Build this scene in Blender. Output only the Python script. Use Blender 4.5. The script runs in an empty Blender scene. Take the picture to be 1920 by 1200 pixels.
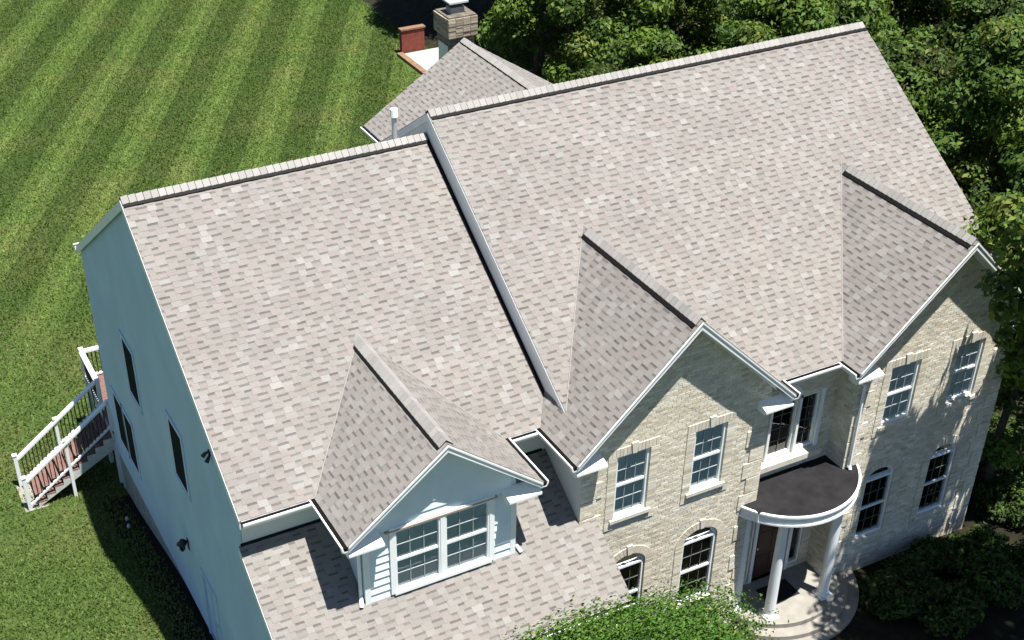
import bpy, math, random
import numpy as np
from mathutils import Vector, Matrix

random.seed(7)
rng = np.random.default_rng(7)
S = bpy.context.scene
COL = S.collection

# ------------------------------------------------------------------ camera
CAM = Vector((-5.391, -19.968, 22.447))
YAW, PITCH = 0.483, 0.608
fw = Vector((math.sin(YAW) * math.cos(PITCH), math.cos(YAW) * math.cos(PITCH), -math.sin(PITCH)))
rt = fw.cross(Vector((0, 0, 1))).normalized()
up = rt.cross(fw)
roll = -0.003
rt2 = math.cos(roll) * rt - math.sin(roll) * up
up2 = math.sin(roll) * rt + math.cos(roll) * up
cd = bpy.data.cameras.new('camera')
cam = bpy.data.objects.new('camera', cd)
COL.objects.link(cam)
m3 = Matrix((rt2, up2, -fw)).transposed()
cam.matrix_world = Matrix.Translation(CAM) @ m3.to_4x4()
cd.sensor_width = 36
cd.lens = 36 * 2566.5 / 1920
cd.shift_x = 68.9 / 1920
cd.shift_y = 143.8 / 1920
cd.clip_end = 2000
S.camera = cam

# ------------------------------------------------------------------ sky, sun, exposure
SUN = Vector((0.45, -1.0, 3.9)).normalized()          # towards the sun
w = bpy.data.worlds.new('World')
S.world = w
w.use_nodes = True
nt = w.node_tree
sky = nt.nodes.new('ShaderNodeTexSky')
sky.sky_type = 'NISHITA'
sky.sun_disc = False
sky.ozone_density = 5.0
sky.dust_density = 0.3
sky.sun_elevation = math.asin(SUN.z)
sky.sun_rotation = math.atan2(SUN.x, SUN.y)
nt.links.new(sky.outputs[0], nt.nodes['Background'].inputs[0])
nt.nodes['Background'].inputs[1].default_value = 0.05
ld = bpy.data.lights.new('sun', 'SUN')
ld.energy = 5.0
ld.angle = math.radians(0.5)
ld.color = (1.0, 0.965, 0.91)
sun = bpy.data.objects.new('sun', ld)
COL.objects.link(sun)
sun.rotation_euler = SUN.to_track_quat('Z', 'Y').to_euler()
sun.location = (0, 0, 40)
S.view_settings.view_transform = 'Standard'
S.view_settings.look = 'None'
S.view_settings.gamma = 1
S.view_settings.exposure = 1.15
S.cycles.max_bounces = 6
S.cycles.transparent_max_bounces = 8

# ------------------------------------------------------------------ materials
def new_mat(name):
    m = bpy.data.materials.new(name)
    m.use_nodes = True
    return m, m.node_tree.nodes, m.node_tree.links, m.node_tree.nodes['Principled BSDF']

def rgb(c): return (c[0], c[1], c[2], 1)

def plain(name, c, rough=0.6, spec=0.3, noise=0.0, scale=6.0, bump=0.0, bscale=60.0, metal=0.0):
    m, n, l, b = new_mat(name)
    b.inputs['Roughness'].default_value = rough
    b.inputs['Specular IOR Level'].default_value = spec
    b.inputs['Metallic'].default_value = metal
    tc = n.new('ShaderNodeTexCoord')
    if noise > 0:
        t = n.new('ShaderNodeTexNoise'); t.inputs['Scale'].default_value = scale; t.inputs['Detail'].default_value = 6
        geo = n.new('ShaderNodeNewGeometry')
        l.new(geo.outputs['Position'], t.inputs['Vector'])
        r = n.new('ShaderNodeMapRange'); r.inputs[1].default_value = 0.3; r.inputs[2].default_value = 0.7
        r.inputs[3].default_value = 1 - noise; r.inputs[4].default_value = 1 + noise
        l.new(t.outputs['Fac'], r.inputs[0])
        mx = n.new('ShaderNodeVectorMath'); mx.operation = 'MULTIPLY'
        mx.inputs[0].default_value = c
        l.new(r.outputs[0], mx.inputs[1])
        l.new(mx.outputs[0], b.inputs['Base Color'])
    else:
        b.inputs['Base Color'].default_value = rgb(c)
    if bump > 0:
        t2 = n.new('ShaderNodeTexNoise'); t2.inputs['Scale'].default_value = bscale; t2.inputs['Detail'].default_value = 4
        geo = n.new('ShaderNodeNewGeometry'); l.new(geo.outputs['Position'], t2.inputs['Vector'])
        bp = n.new('ShaderNodeBump'); bp.inputs['Strength'].default_value = bump; bp.inputs['Distance'].default_value = 0.02
        l.new(t2.outputs['Fac'], bp.inputs['Height']); l.new(bp.outputs[0], b.inputs['Normal'])
    return m

def vcol(name, rough=0.9, spec=0.15, grain=0.18, gscale=90, big=0.07, bigscale=0.9, bump=0.25, trans=0.0):
    """material whose colour comes from the 'col' attribute of each piece, with mineral grain on top"""
    m, n, l, b = new_mat(name)
    b.inputs['Roughness'].default_value = rough
    b.inputs['Specular IOR Level'].default_value = spec
    a = n.new('ShaderNodeAttribute'); a.attribute_name = 'col'
    geo = n.new('ShaderNodeNewGeometry')
    t = n.new('ShaderNodeTexNoise'); t.inputs['Scale'].default_value = gscale; t.inputs['Detail'].default_value = 3
    l.new(geo.outputs['Position'], t.inputs['Vector'])
    r = n.new('ShaderNodeMapRange'); r.inputs[1].default_value = 0.3; r.inputs[2].default_value = 0.7
    r.inputs[3].default_value = 1 - grain; r.inputs[4].default_value = 1 + grain
    l.new(t.outputs['Fac'], r.inputs[0])
    t2 = n.new('ShaderNodeTexNoise'); t2.inputs['Scale'].default_value = bigscale; t2.inputs['Detail'].default_value = 5
    l.new(geo.outputs['Position'], t2.inputs['Vector'])
    r2 = n.new('ShaderNodeMapRange'); r2.inputs[1].default_value = 0.3; r2.inputs[2].default_value = 0.7
    r2.inputs[3].default_value = 1 - big; r2.inputs[4].default_value = 1 + big
    l.new(t2.outputs['Fac'], r2.inputs[0])
    mu = n.new('ShaderNodeMath'); mu.operation = 'MULTIPLY'
    l.new(r.outputs[0], mu.inputs[0]); l.new(r2.outputs[0], mu.inputs[1])
    mx = n.new('ShaderNodeVectorMath'); mx.operation = 'MULTIPLY'
    l.new(a.outputs['Color'], mx.inputs[0]); l.new(mu.outputs[0], mx.inputs[1])
    l.new(mx.outputs[0], b.inputs['Base Color'])
    if bump > 0:
        bp = n.new('ShaderNodeBump'); bp.inputs['Strength'].default_value = bump; bp.inputs['Distance'].default_value = 0.01
        l.new(t.outputs['Fac'], bp.inputs['Height']); l.new(bp.outputs[0], b.inputs['Normal'])
    return m

def leafmat(name, gloss=0.15):
    m, n, l, b = new_mat(name)
    out = n['Material Output']
    b.inputs['Roughness'].default_value = 0.6
    b.inputs['Specular IOR Level'].default_value = gloss
    a = n.new('ShaderNodeAttribute'); a.attribute_name = 'col'
    l.new(a.outputs['Color'], b.inputs['Base Color'])
    tr = n.new('ShaderNodeBsdfTranslucent')
    mx = n.new('ShaderNodeVectorMath'); mx.operation = 'MULTIPLY'; mx.inputs[1].default_value = (1.3, 1.35, 0.6)
    l.new(a.outputs['Color'], mx.inputs[0]); l.new(mx.outputs[0], tr.inputs['Color'])
    ms = n.new('ShaderNodeMixShader'); ms.inputs[0].default_value = 0.3
    l.new(b.outputs[0], ms.inputs[1]); l.new(tr.outputs[0], ms.inputs[2])
    l.new(ms.outputs[0], out.inputs['Surface'])
    return m

def siding(name, c, exposure_h=0.11):
    """lapped boards too far off to tell apart: fine relief only"""
    m, n, l, b = new_mat(name)
    b.inputs['Roughness'].default_value = 0.55
    b.inputs['Specular IOR Level'].default_value = 0.25
    geo = n.new('ShaderNodeNewGeometry')
    sep = n.new('ShaderNodeSeparateXYZ'); l.new(geo.outputs['Position'], sep.inputs[0])
    dv = n.new('ShaderNodeMath'); dv.operation = 'DIVIDE'; dv.inputs[1].default_value = exposure_h
    l.new(sep.outputs['Z'], dv.inputs[0])
    fr = n.new('ShaderNodeMath'); fr.operation = 'FRACT'; l.new(dv.outputs[0], fr.inputs[0])
    iv = n.new('ShaderNodeMath'); iv.operation = 'SUBTRACT'; iv.inputs[0].default_value = 1.0
    l.new(fr.outputs[0], iv.inputs[1])
    bp = n.new('ShaderNodeBump'); bp.inputs['Strength'].default_value = 0.35; bp.inputs['Distance'].default_value = 0.012
    l.new(iv.outputs[0], bp.inputs['Height']); l.new(bp.outputs[0], b.inputs['Normal'])
    t = n.new('ShaderNodeTexNoise'); t.inputs['Scale'].default_value = 0.8; t.inputs['Detail'].default_value = 6
    l.new(geo.outputs['Position'], t.inputs['Vector'])
    r = n.new('ShaderNodeMapRange'); r.inputs[1].default_value = 0.3; r.inputs[2].default_value = 0.7
    r.inputs[3].default_value = 0.92; r.inputs[4].default_value = 1.06
    l.new(t.outputs['Fac'], r.inputs[0])
    mx = n.new('ShaderNodeVectorMath'); mx.operation = 'MULTIPLY'; mx.inputs[0].default_value = c
    l.new(r.outputs[0], mx.inputs[1]); l.new(mx.outputs[0], b.inputs['Base Color'])
    return m

def glassmat():
    m, n, l, b = new_mat('window_glass')
    out = n['Material Output']
    tp = n.new('ShaderNodeBsdfTransparent'); tp.inputs[0].default_value = (0.84, 0.90, 0.90, 1)
    gl = n.new('ShaderNodeBsdfGlossy'); gl.inputs['Roughness'].default_value = 0.03
    fr = n.new('ShaderNodeFresnel'); fr.inputs['IOR'].default_value = 1.5
    mr = n.new('ShaderNodeMath'); mr.operation = 'MULTIPLY'; mr.inputs[1].default_value = 1.6
    l.new(fr.outputs[0], mr.inputs[0])
    ms = n.new('ShaderNodeMixShader'); l.new(mr.outputs[0], ms.inputs[0])
    l.new(tp.outputs[0], ms.inputs[1]); l.new(gl.outputs[0], ms.inputs[2])
    l.new(ms.outputs[0], out.inputs['Surface'])
    return m

M = {}
M['shingle'] = vcol('asphalt_shingle', grain=0.16, gscale=70, big=0.06, bigscale=0.7)
M['deck_under'] = plain('roof_underlay', (0.17, 0.16, 0.155), 0.95, 0.1, noise=0.15)
M['vent'] = plain('ridge_vent_plastic', (0.005, 0.0045, 0.0045), 0.7, 0.2)
M['trim'] = plain('white_painted_trim', (0.74, 0.77, 0.77), 0.5, 0.3, noise=0.05, scale=2.0)
M['gutter'] = plain('white_aluminium_gutter', (0.78, 0.80, 0.80), 0.4, 0.4, noise=0.06, scale=3.0)
M['debris'] = plain('gutter_dirt', (0.007, 0.006, 0.005), 0.95, 0.1, noise=0.4, scale=30)
M['siding'] = siding('pale_vinyl_siding', (0.52, 0.62, 0.70))
M['siding_sky_shade'] = siding('sky_shade_siding', (0.43, 0.565, 0.73))  # pale siding with the blue of its sky shade put into the colour
M['siding_grey'] = siding('grey_white_siding', (0.66, 0.68, 0.66))
M['board'] = plain('white_siding_board', (0.64, 0.72, 0.76), 0.5, 0.3, noise=0.04, scale=3.0)
M['brick'] = vcol('cream_brick', grain=0.16, gscale=40, big=0.08, bigscale=1.3, bump=0.4)
M['mortar'] = plain('mortar', (0.55, 0.52, 0.45), 0.95, 0.1, noise=0.12, scale=5, bump=0.2)
M['stone'] = plain('cast_stone', (0.56, 0.53, 0.45), 0.8, 0.2, noise=0.10, scale=9, bump=0.15)
M['glass'] = glassmat()
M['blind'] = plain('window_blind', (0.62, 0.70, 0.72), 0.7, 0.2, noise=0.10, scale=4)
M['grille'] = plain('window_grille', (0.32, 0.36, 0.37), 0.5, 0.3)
M['grille_dark'] = plain('shaded_grille', (0.10, 0.115, 0.11), 0.5, 0.3)  # darker copy of the window grille, shade put into its colour
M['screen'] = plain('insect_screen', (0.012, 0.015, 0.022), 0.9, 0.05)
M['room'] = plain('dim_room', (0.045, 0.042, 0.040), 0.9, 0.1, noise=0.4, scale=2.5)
M['membrane'] = plain('porch_roof_membrane', (0.017, 0.0165, 0.0175), 0.9, 0.12, noise=0.3, scale=3, bump=0.2)
M['concrete'] = plain('concrete', (0.25, 0.235, 0.205), 0.9, 0.2, noise=0.12, scale=4, bump=0.2)
M['foundation'] = plain('parged_foundation', (0.27, 0.27, 0.25), 0.95, 0.1, noise=0.2, scale=3)
M['sooty'] = plain('weathered_crown', (0.13, 0.115, 0.095), 0.95, 0.1, noise=0.3, scale=6)
M['door'] = plain('dark_front_door', (0.055, 0.030, 0.022), 0.5, 0.4, noise=0.2)
M['mat'] = plain('door_mat', (0.02, 0.02, 0.022), 0.95, 0.1)
M['black'] = plain('black_metal', (0.015, 0.016, 0.018), 0.5, 0.4)
M['galv'] = plain('galvanised_metal', (0.50, 0.54, 0.56), 0.4, 0.5, noise=0.1, metal=0.4)
M['deckboard'] = plain('red_brown_decking', (0.160, 0.092, 0.078), 0.8, 0.2, noise=0.18, scale=7)
M['rail'] = plain('white_vinyl_rail', (0.72, 0.75, 0.74), 0.45, 0.35, noise=0.03)
M['stringer'] = plain('weathered_painted_timber', (0.50, 0.51, 0.48), 0.8, 0.2, noise=0.14, scale=9)
M['tread'] = plain('grey_tread_timber', (0.30, 0.28, 0.26), 0.85, 0.15, noise=0.2, scale=9)
M['redwall'] = plain('brick_red_masonry', (0.19, 0.055, 0.042), 0.85, 0.15, noise=0.18, scale=5)
M['timber'] = plain('brown_timber_edging', (0.20, 0.12, 0.075), 0.9, 0.1, noise=0.25, scale=6)
M['bark'] = plain('tree_bark', (0.07, 0.052, 0.038), 0.95, 0.1, noise=0.35, scale=8, bump=0.5, bscale=25)
M['leaf'] = leafmat('tree_leaf')
M['grassblade'] = leafmat('grass_blade', 0.1)
M['brown'] = plain('copper_drip_cap', (0.34, 0.25, 0.20), 0.6, 0.3, noise=0.15)

# ------------------------------------------------------------------ mesh builder
class MB:
    def __init__(s): s.v = []; s.f = []; s.c = []; s.smooth = False
    def add(s, vs, fs, col=(1, 1, 1)):
        o = len(s.v); s.v.extend([tuple(p) for p in vs])
        for f in fs: s.f.append(tuple(i + o for i in f)); s.c.append(col)
        return s
    def box(s, x0, x1, y0, y1, z0, z1, col=(1, 1, 1)):
        vs = [(x, y, z) for z in (z0, z1) for y in (y0, y1) for x in (x0, x1)]
        return s.add(vs, [(0, 2, 3, 1), (4, 5, 7, 6), (0, 1, 5, 4), (2, 6, 7, 3), (0, 4, 6, 2), (1, 3, 7, 5)], col)
    def ext(s, poly, vec, col=(1, 1, 1)):
        n = len(poly); vec = Vector(vec)
        a = [Vector(p) for p in poly]; b = [p + vec for p in a]
        fs = [tuple(range(n - 1, -1, -1)), tuple(range(n, 2 * n))]
        fs += [(i, (i + 1) % n, n + (i + 1) % n, n + i) for i in range(n)]
        return s.add(a + b, fs, col)
    def tube(s, pts, r, seg=8, col=(1, 1, 1), cap=True):
        pts = [Vector(p) for p in pts]
        rs = r if isinstance(r, (list, tuple)) else [r] * len(pts)
        rings = []
        for i, p in enumerate(pts):
            d = (pts[min(i + 1, len(pts) - 1)] - pts[max(i - 1, 0)]).normalized()
            a = d.orthogonal().normalized() if i == 0 else (pa - d * pa.dot(d)).normalized()
            pa = a; b = d.cross(a)
            rings.append([p + rs[i] * (math.cos(t) * a + math.sin(t) * b) for t in [2 * math.pi * k / seg for k in range(seg)]])
        vs = [q for r_ in rings for q in r_]
        fs = []
        for i in range(len(pts) - 1):
            for k in range(seg):
                fs.append((i * seg + k, i * seg + (k + 1) % seg, (i + 1) * seg + (k + 1) % seg, (i + 1) * seg + k))
        if cap: fs += [tuple(range(seg - 1, -1, -1)), tuple((len(pts) - 1) * seg + k for k in range(seg))]
        return s.add(vs, fs, col)
    def mesh(s, name, mat):
        me = bpy.data.meshes.new(name)
        me.from_pydata([tuple(p) for p in s.v], [], s.f)
        at = me.color_attributes.new('col', 'FLOAT_COLOR', 'CORNER')
        arr = np.ones((len(me.loops), 4), np.float32)
        i = 0
        for f, c in zip(s.f, s.c):
            k = len(f); arr[i:i + k, :3] = c; i += k
        at.data.foreach_set('color', arr.ravel())
        if s.smooth: me.polygons.foreach_set('use_smooth', [True] * len(me.polygons))
        me.materials.append(M[mat] if isinstance(mat, str) else mat)
        me.update()
        return me
    def build(s, name, mat, parent=None, **kw):
        return link(name, s.mesh(name, mat), parent, **kw)

def link(name, me, parent=None, label=None, cat=None, group=None, kind=None):
    o = bpy.data.objects.new(name, me); COL.objects.link(o)
    if parent is not None: o.parent = parent
    if label: o['label'] = label
    if cat: o['category'] = cat
    if group: o['group'] = group
    if kind: o['kind'] = kind
    return o

def thing(name, label, cat, group=None, loc=(0, 0, 0)):
    o = link(name, None, None, label, cat, group); o.location = loc
    return o

def sstep(a, b, x):
    t = min(1, max(0, (x - a) / (b - a))); return t * t * (3 - 2 * t)

def gz(x, y):
    """height of the ground: the front yard stands higher than the back lawn"""
    return -1.25 - 1.35 * sstep(5.0, 13.0, y)

# ------------------------------------------------------------------ ground
def ground_material():
    m, n, l, b = new_mat('ground_lawn_and_soil')
    b.inputs['Roughness'].default_value = 0.95
    b.inputs['Specular IOR Level'].default_value = 0.1
    geo = n.new('ShaderNodeNewGeometry')
    def noise(sc, det=6, rough=0.6):
        t = n.new('ShaderNodeTexNoise'); t.inputs['Scale'].default_value = sc; t.inputs['Detail'].default_value = det
        t.inputs['Roughness'].default_value = rough
        l.new(geo.outputs['Position'], t.inputs['Vector']); return t.outputs['Fac']
    def ramp(src, stops):
        r = n.new('ShaderNodeValToRGB'); e = r.color_ramp.elements
        while len(e) < len(stops): e.new(0.5)
        for k, (p, c) in enumerate(stops): e[k].position = p; e[k].color = rgb(c)
        l.new(src, r.inputs[0]); return r.outputs[0]
    lawn = ramp(noise(0.35), [(0.30, (0.046, 0.080, 0.020)), (0.48, (0.054, 0.088, 0.021)), (0.60, (0.078, 0.096, 0.028)), (0.75, (0.104, 0.108, 0.040))])
    fine = ramp(noise(9, 8, 0.75), [(0.3, (0.55, 0.58, 0.5)), (0.5, (1, 1, 1)), (0.72, (1.45, 1.4, 1.35))])
    mu = n.new('ShaderNodeMix'); mu.data_type = 'RGBA'; mu.blend_type = 'MULTIPLY'; mu.inputs[0].default_value = 1
    l.new(lawn, mu.inputs[6]); l.new(fine, mu.inputs[7])
    # mown lanes: light and dark of grass laid either way, put into colour
    vm = n.new('ShaderNodeVectorMath'); vm.operation = 'DOT_PRODUCT'; vm.inputs[1].default_value = (0.8796, -0.4756, 0)
    l.new(geo.outputs['Position'], vm.inputs[0])
    nn = noise(0.5, 3)
    ad = n.new('ShaderNodeMath'); ad.operation = 'MULTIPLY_ADD'; ad.inputs[1].default_value = 0.25
    l.new(nn, ad.inputs[0]); l.new(vm.outputs['Value'], ad.inputs[2])
    dv = n.new('ShaderNodeMath'); dv.operation = 'MULTIPLY'; dv.inputs[1].default_value = 2 * math.pi / 2.86
    l.new(ad.outputs[0], dv.inputs[0])
    sn = n.new('ShaderNodeMath'); sn.operation = 'SINE'; l.new(dv.outputs[0], sn.inputs[0])
    st = ramp(sn.outputs[0], [(0.43, (0.74, 0.80, 0.76)), (0.50, (1.12, 1.10, 1.08)), (0.93, (1.08, 1.06, 1.06)), (0.98, (1.35, 1.28, 1.25))])
    mr = n.new('ShaderNodeMapRange'); mr.inputs[1].default_value = -1; mr.inputs[2].default_value = 1
    l.new(sn.outputs[0], mr.inputs[0]); l.new(mr.outputs[0], st.node.inputs[0])
    mu2 = n.new('ShaderNodeMix'); mu2.data_type = 'RGBA'; mu2.blend_type = 'MULTIPLY'; mu2.inputs[0].default_value = 1
    # lanes only behind the house
    sp = n.new('ShaderNodeSeparateXYZ'); l.new(geo.outputs['Position'], sp.inputs[0])
    mk = n.new('ShaderNodeMapRange'); mk.inputs[1].default_value = 17; mk.inputs[2].default_value = 26
    l.new(sp.outputs['Y'], mk.inputs[0]); l.new(mk.outputs[0], mu2.inputs[0])
    l.new(mu.outputs[2], mu2.inputs[6]); l.new(st, mu2.inputs[7])
    # wood floor and planting beds beyond the lawn's edge, darkened for the trees' shade
    soil = ramp(noise(3, 8), [(0.3, (0.012, 0.011, 0.007)), (0.55, (0.022, 0.019, 0.012)), (0.75, (0.03, 0.036, 0.013))])
    a1 = n.new('ShaderNodeMath'); a1.operation = 'MULTIPLY_ADD'; a1.inputs[1].default_value = 3.0
    l.new(noise(0.6, 4), a1.inputs[0]); l.new(sp.outputs['X'], a1.inputs[2])
    # edge runs with x greater than 21.5 - 26 behind, and everything in front of the house right of the garage
    e1 = n.new('ShaderNodeMapRange'); e1.inputs[1].default_value = 24.4; e1.inputs[2].default_value = 25.2
    l.new(a1.outputs[0], e1.inputs[0])
    f1 = n.new('ShaderNodeMapRange'); f1.inputs[1].default_value = 6.0; f1.inputs[2].default_value = 6.4
    l.new(sp.outputs['X'], f1.inputs[0])
    f2 = n.new('ShaderNodeMapRange'); f2.inputs[1].default_value = 2.0; f2.inputs[2].default_value = 1.0
    l.new(sp.outputs['Y'], f2.inputs[0])
    f3 = n.new('ShaderNodeMath'); f3.operation = 'MULTIPLY'; l.new(f1.outputs[0], f3.inputs[0]); l.new(f2.outputs[0], f3.inputs[1])
    mxm = n.new('ShaderNodeMath'); mxm.operation = 'MAXIMUM'; l.new(e1.outputs[0], mxm.inputs[0]); l.new(f3.outputs[0], mxm.inputs[1])
    mu3 = n.new('ShaderNodeMix'); mu3.data_type = 'RGBA'
    l.new(mxm.outputs[0], mu3.inputs[0]); l.new(mu2.outputs[2], mu3.inputs[6]); l.new(soil, mu3.inputs[7])
    l.new(mu3.outputs[2], b.inputs['Base Color'])
    bp = n.new('ShaderNodeBump'); bp.inputs['Strength'].default_value = 0.9; bp.inputs['Distance'].default_value = 0.06
    l.new(noise(14, 6, 0.7), bp.inputs['Height']); l.new(bp.outputs[0], b.inputs['Normal'])
    return m

def ground():
    xs = sorted(set([-300, -120, -60] + list(range(-30, 62, 2)) + [90, 160, 320]))
    ys = sorted(set([-300, -120, -50] + [k * 1.0 for k in range(-20, 40)] + list(range(40, 80, 4)) + [120, 200, 400]))
    mb = MB(); nx = len(xs)
    vs = [(x, y, gz(x, y)) for y in ys for x in xs]
    fs = [(j * nx + i, j * nx + i + 1, (j + 1) * nx + i + 1, (j + 1) * nx + i) for j in range(len(ys) - 1) for i in range(nx - 1)]
    mb.add(vs, fs); mb.smooth = True
    mb.build('ground', ground_material(), kind='structure')
ground()

# ------------------------------------------------------------------ roof geometry
ZE = 5.5
XG1 = 7.065; YG, ZG = 6.196, 9.546; SG = (ZG - ZE) / YG
XM1 = 19.588; YM, ZM, YME = 6.095, 10.13, -0.914; SM = (ZM - ZE) / (YM - YME)
def zg(y): return ZE + SG * y
def zm(y): return ZE + SM * (y - YME)
XD, ZD, YD, WD = 3.639, 7.157, -1.633, 2.095; SD = (ZD - ZE) / WD
XC, ZC, YC, WC = 9.391, 8.14, -1.502, 2.76; SC = (ZC - ZE) / WC
XR, ZR, YR, WR = 16.719, 8.113, -1.517, 2.753; SR = (ZR - ZE) / WR
XB, ZB, YB, WB = 12.98, 7.618, 15.888, 3.364; SB = (ZB - ZE) / WB
def zp(y): return 4.42 + 0.667 * y          # lower front roof over the garage
YP0 = -2.75; XP1 = 7.34
yl = lambda z: (z - ZE) / SG                # where the garage slope has height z
ym_ = lambda z: YME + (z - ZE) / SM

house = thing('house', 'two storey house with pale shingle roofs, cream brick gables and pale siding', 'house')

def clip(poly, line):
    """keep the part of a 2d polygon left of the directed line a->b"""
    (ax, ay), (bx, by) = line
    out = []
    n = len(poly)
    def side(p): return (bx - ax) * (p[1] - ay) - (by - ay) * (p[0] - ax)
    for i in range(n):
        p, q = poly[i], poly[(i + 1) % n]
        sp, sq = side(p), side(q)
        if sp >= 0: out.append(p)
        if (sp >= 0) != (sq >= 0):
            t = sp / (sp - sq); out.append((p[0] + t * (q[0] - p[0]), p[1] + t * (q[1] - p[1])))
    return out

def area2(p): return 0.5 * sum(p[i][0] * p[(i + 1) % len(p)][1] - p[(i + 1) % len(p)][0] * p[i][1] for i in range(len(p)))

def clip_convex(rect, hull):
    p = rect
    for i in range(len(hull)):
        p = clip(p, (hull[i], hull[(i + 1) % len(hull)]))
        if len(p) < 3: return []
    return p if area2(p) > 2e-4 else []

EXPO = 0.143
SHADES = [((0.204, 0.191, 0.176), 4), ((0.200, 0.184, 0.169), 4), ((0.205, 0.183, 0.170), 3), ((0.193, 0.180, 0.167), 3), ((0.214, 0.204, 0.190), 2.6), ((0.229, 0.220, 0.207), 0.8)]
_sw = [s[1] for s in SHADES]
def shade_pick():
    c = random.choices(SHADES, _sw)[0][0]; k = random.uniform(0.95, 1.05)
    return tuple(a * k for a in c)

pieces = []      # (score, roof part, vertices, faces, colours)
def piece(part, poly, O, U, V, N, v0, v1, hb, ht, col, full):
    """one shingle tab: lower edge lifted by hb, upper edge by ht, with its own skirts"""
    tops = []; bots = []
    for (u, v) in poly:
        t = (v - v0) / (v1 - v0); h = hb + (ht - hb) * t
        base = O + U * u + V * v
        tops.append(base + N * h); bots.append(base - N * 0.004)
    n = len(poly)
    fs = [tuple(range(n))] + [(i, n + i, n + (i + 1) % n, (i + 1) % n) for i in range(n)]
    cen = sum(tops, Vector()) / n
    d = CAM - cen
    sc = area2(poly) * max(0, d.normalized().dot(N)) / d.length_squared if full else 0
    cols = [col] * (n + 1)
    pieces.append((sc, part, tops + bots, fs, cols))

def shingle_plane(part, O, U, V, hulls, seed, holes=()):
    random.seed(seed)
    O = Vector(O); U = Vector(U).normalized(); V = Vector(V).normalized(); N = U.cross(V)
    if N.z < 0: N = -N
    hulls = [h if area2(h) > 0 else h[::-1] for h in hulls]
    us = [p[0] for h in hulls for p in h]; vs = [p[1] for h in hulls for p in h]
    u0, u1, va, vb = min(us), max(us), min(vs), max(vs)
    k = 0; v = va
    while v < vb - 0.01:
        u = u0 - random.uniform(0, 0.5); tooth = True
        vt = v + EXPO
        while u < u1:
            wd = random.uniform(0.13, 0.25) if tooth else random.uniform(0.13, 0.25)
            rect = [(u, v), (u + wd - 0.001, v), (u + wd - 0.001, vt + 0.0), (u, vt + 0.0)]
            cu, cv = u + wd / 2, v + EXPO / 2
            skip = any(h(cu, cv) for h in holes)
            if not skip:
                for hull in hulls:
                    pl = clip_convex(rect, hull)
                    if not pl: continue
                    full = abs(area2(pl) - (wd - 0.001) * EXPO) < 1e-5
                    if tooth:
                        piece(part, pl, O, U, V, N, v, vt, 0.014, 0.008, shade_pick(), full)
                    else:
                        c = shade_pick(); c = tuple(a * 0.97 for a in c)
                        vmid = v + EXPO * random.uniform(0.64, 0.70)
                        lo = clip(pl, ((u + 9, vmid), (u - 9, vmid)))
                        hi = clip(pl, ((u - 9, vmid), (u + 9, vmid)))
                        dk = random.uniform(0.50, 0.78)
                        if len(lo) > 2 and area2(lo) > 1e-5: piece(part, lo, O, U, V, N, v, vt, 0.008, 0.005, c, False)
                        if len(hi) > 2 and area2(hi) > 1e-5: piece(part, hi, O, U, V, N, v, vt, 0.008, 0.005, tuple(a * dk for a in c), False)
            u += wd; tooth = not tooth
        v += EXPO; k += 1

def slab(name, quads, th=0.10, mat='trim'):
    """the boarded roof under the shingles, white painted at eaves and undersides"""
    mb = MB()
    for q in quads:
        q = [Vector(p) for p in q]
        n = (q[1] - q[0]).cross(q[2] - q[0]).normalized()
        if n.z < 0: n = -n
        mb.ext([p - n * 0.006 for p in q], -n * th)
    return mb.build(name, mat, house)

def norm2(y, z): L = math.hypot(y, z); return (y / L, z / L)

# --- garage roof
VG = Vector((0, 1, SG)).normalized(); LG = math.hypot(YG, ZG - ZE)
garage_roof = slab('garage_roof', [[(0, 0, ZE), (XG1, 0, ZE), (XG1, YG, ZG), (0, YG, ZG)], [(0, YG, ZG), (XG1, YG, ZG), (XG1, 2 * YG + .15, ZE - .15 * SG), (0, 2 * YG + .15, ZE - .15 * SG)]])
cg = math.cos(math.atan(SG))
def in_dormer(u, v):
    y = v * cg; x = u; z = ZE + SG * y
    return z < ZD - SD * abs(x - XD) - 0.12 and y > 0.15
shingle_plane(garage_roof, (0, 0, ZE), (1, 0, 0), VG, [[(-0.02, -0.03), (XG1, -0.03), (XG1, LG), (-0.02, LG)]], 11, [in_dormer])
# --- main roof
VM = Vector((0, 1, SM)).normalized(); LM = math.hypot(YM - YME, ZM - ZE); cm = math.cos(math.atan(SM))
YMB = 2 * YM - YME
main_roof = slab('main_roof', [[(XG1, YME, ZE), (XM1, YME, ZE), (XM1, YM, ZM), (XG1, YM, ZM)], [(XG1, YM, ZM), (XM1, YM, ZM), (XM1, YMB, ZE), (XG1, YMB, ZE)]])
def in_gables(u, v):
    y = YME + v * cm; x = XG1 + u; z = ZE + SM * (y - YME)
    return z < ZC - SC * abs(x - XC) - 0.12 or z < ZR - SR * abs(x - XR) - 0.12
shingle_plane(main_roof, (XG1, YME, ZE), (1, 0, 0), VM, [[(-0.02, -0.03), (XM1 - XG1 + .02, -0.03), (XM1 - XG1 + .02, LM), (-0.02, LM)]], 12, [in_gables])
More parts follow.
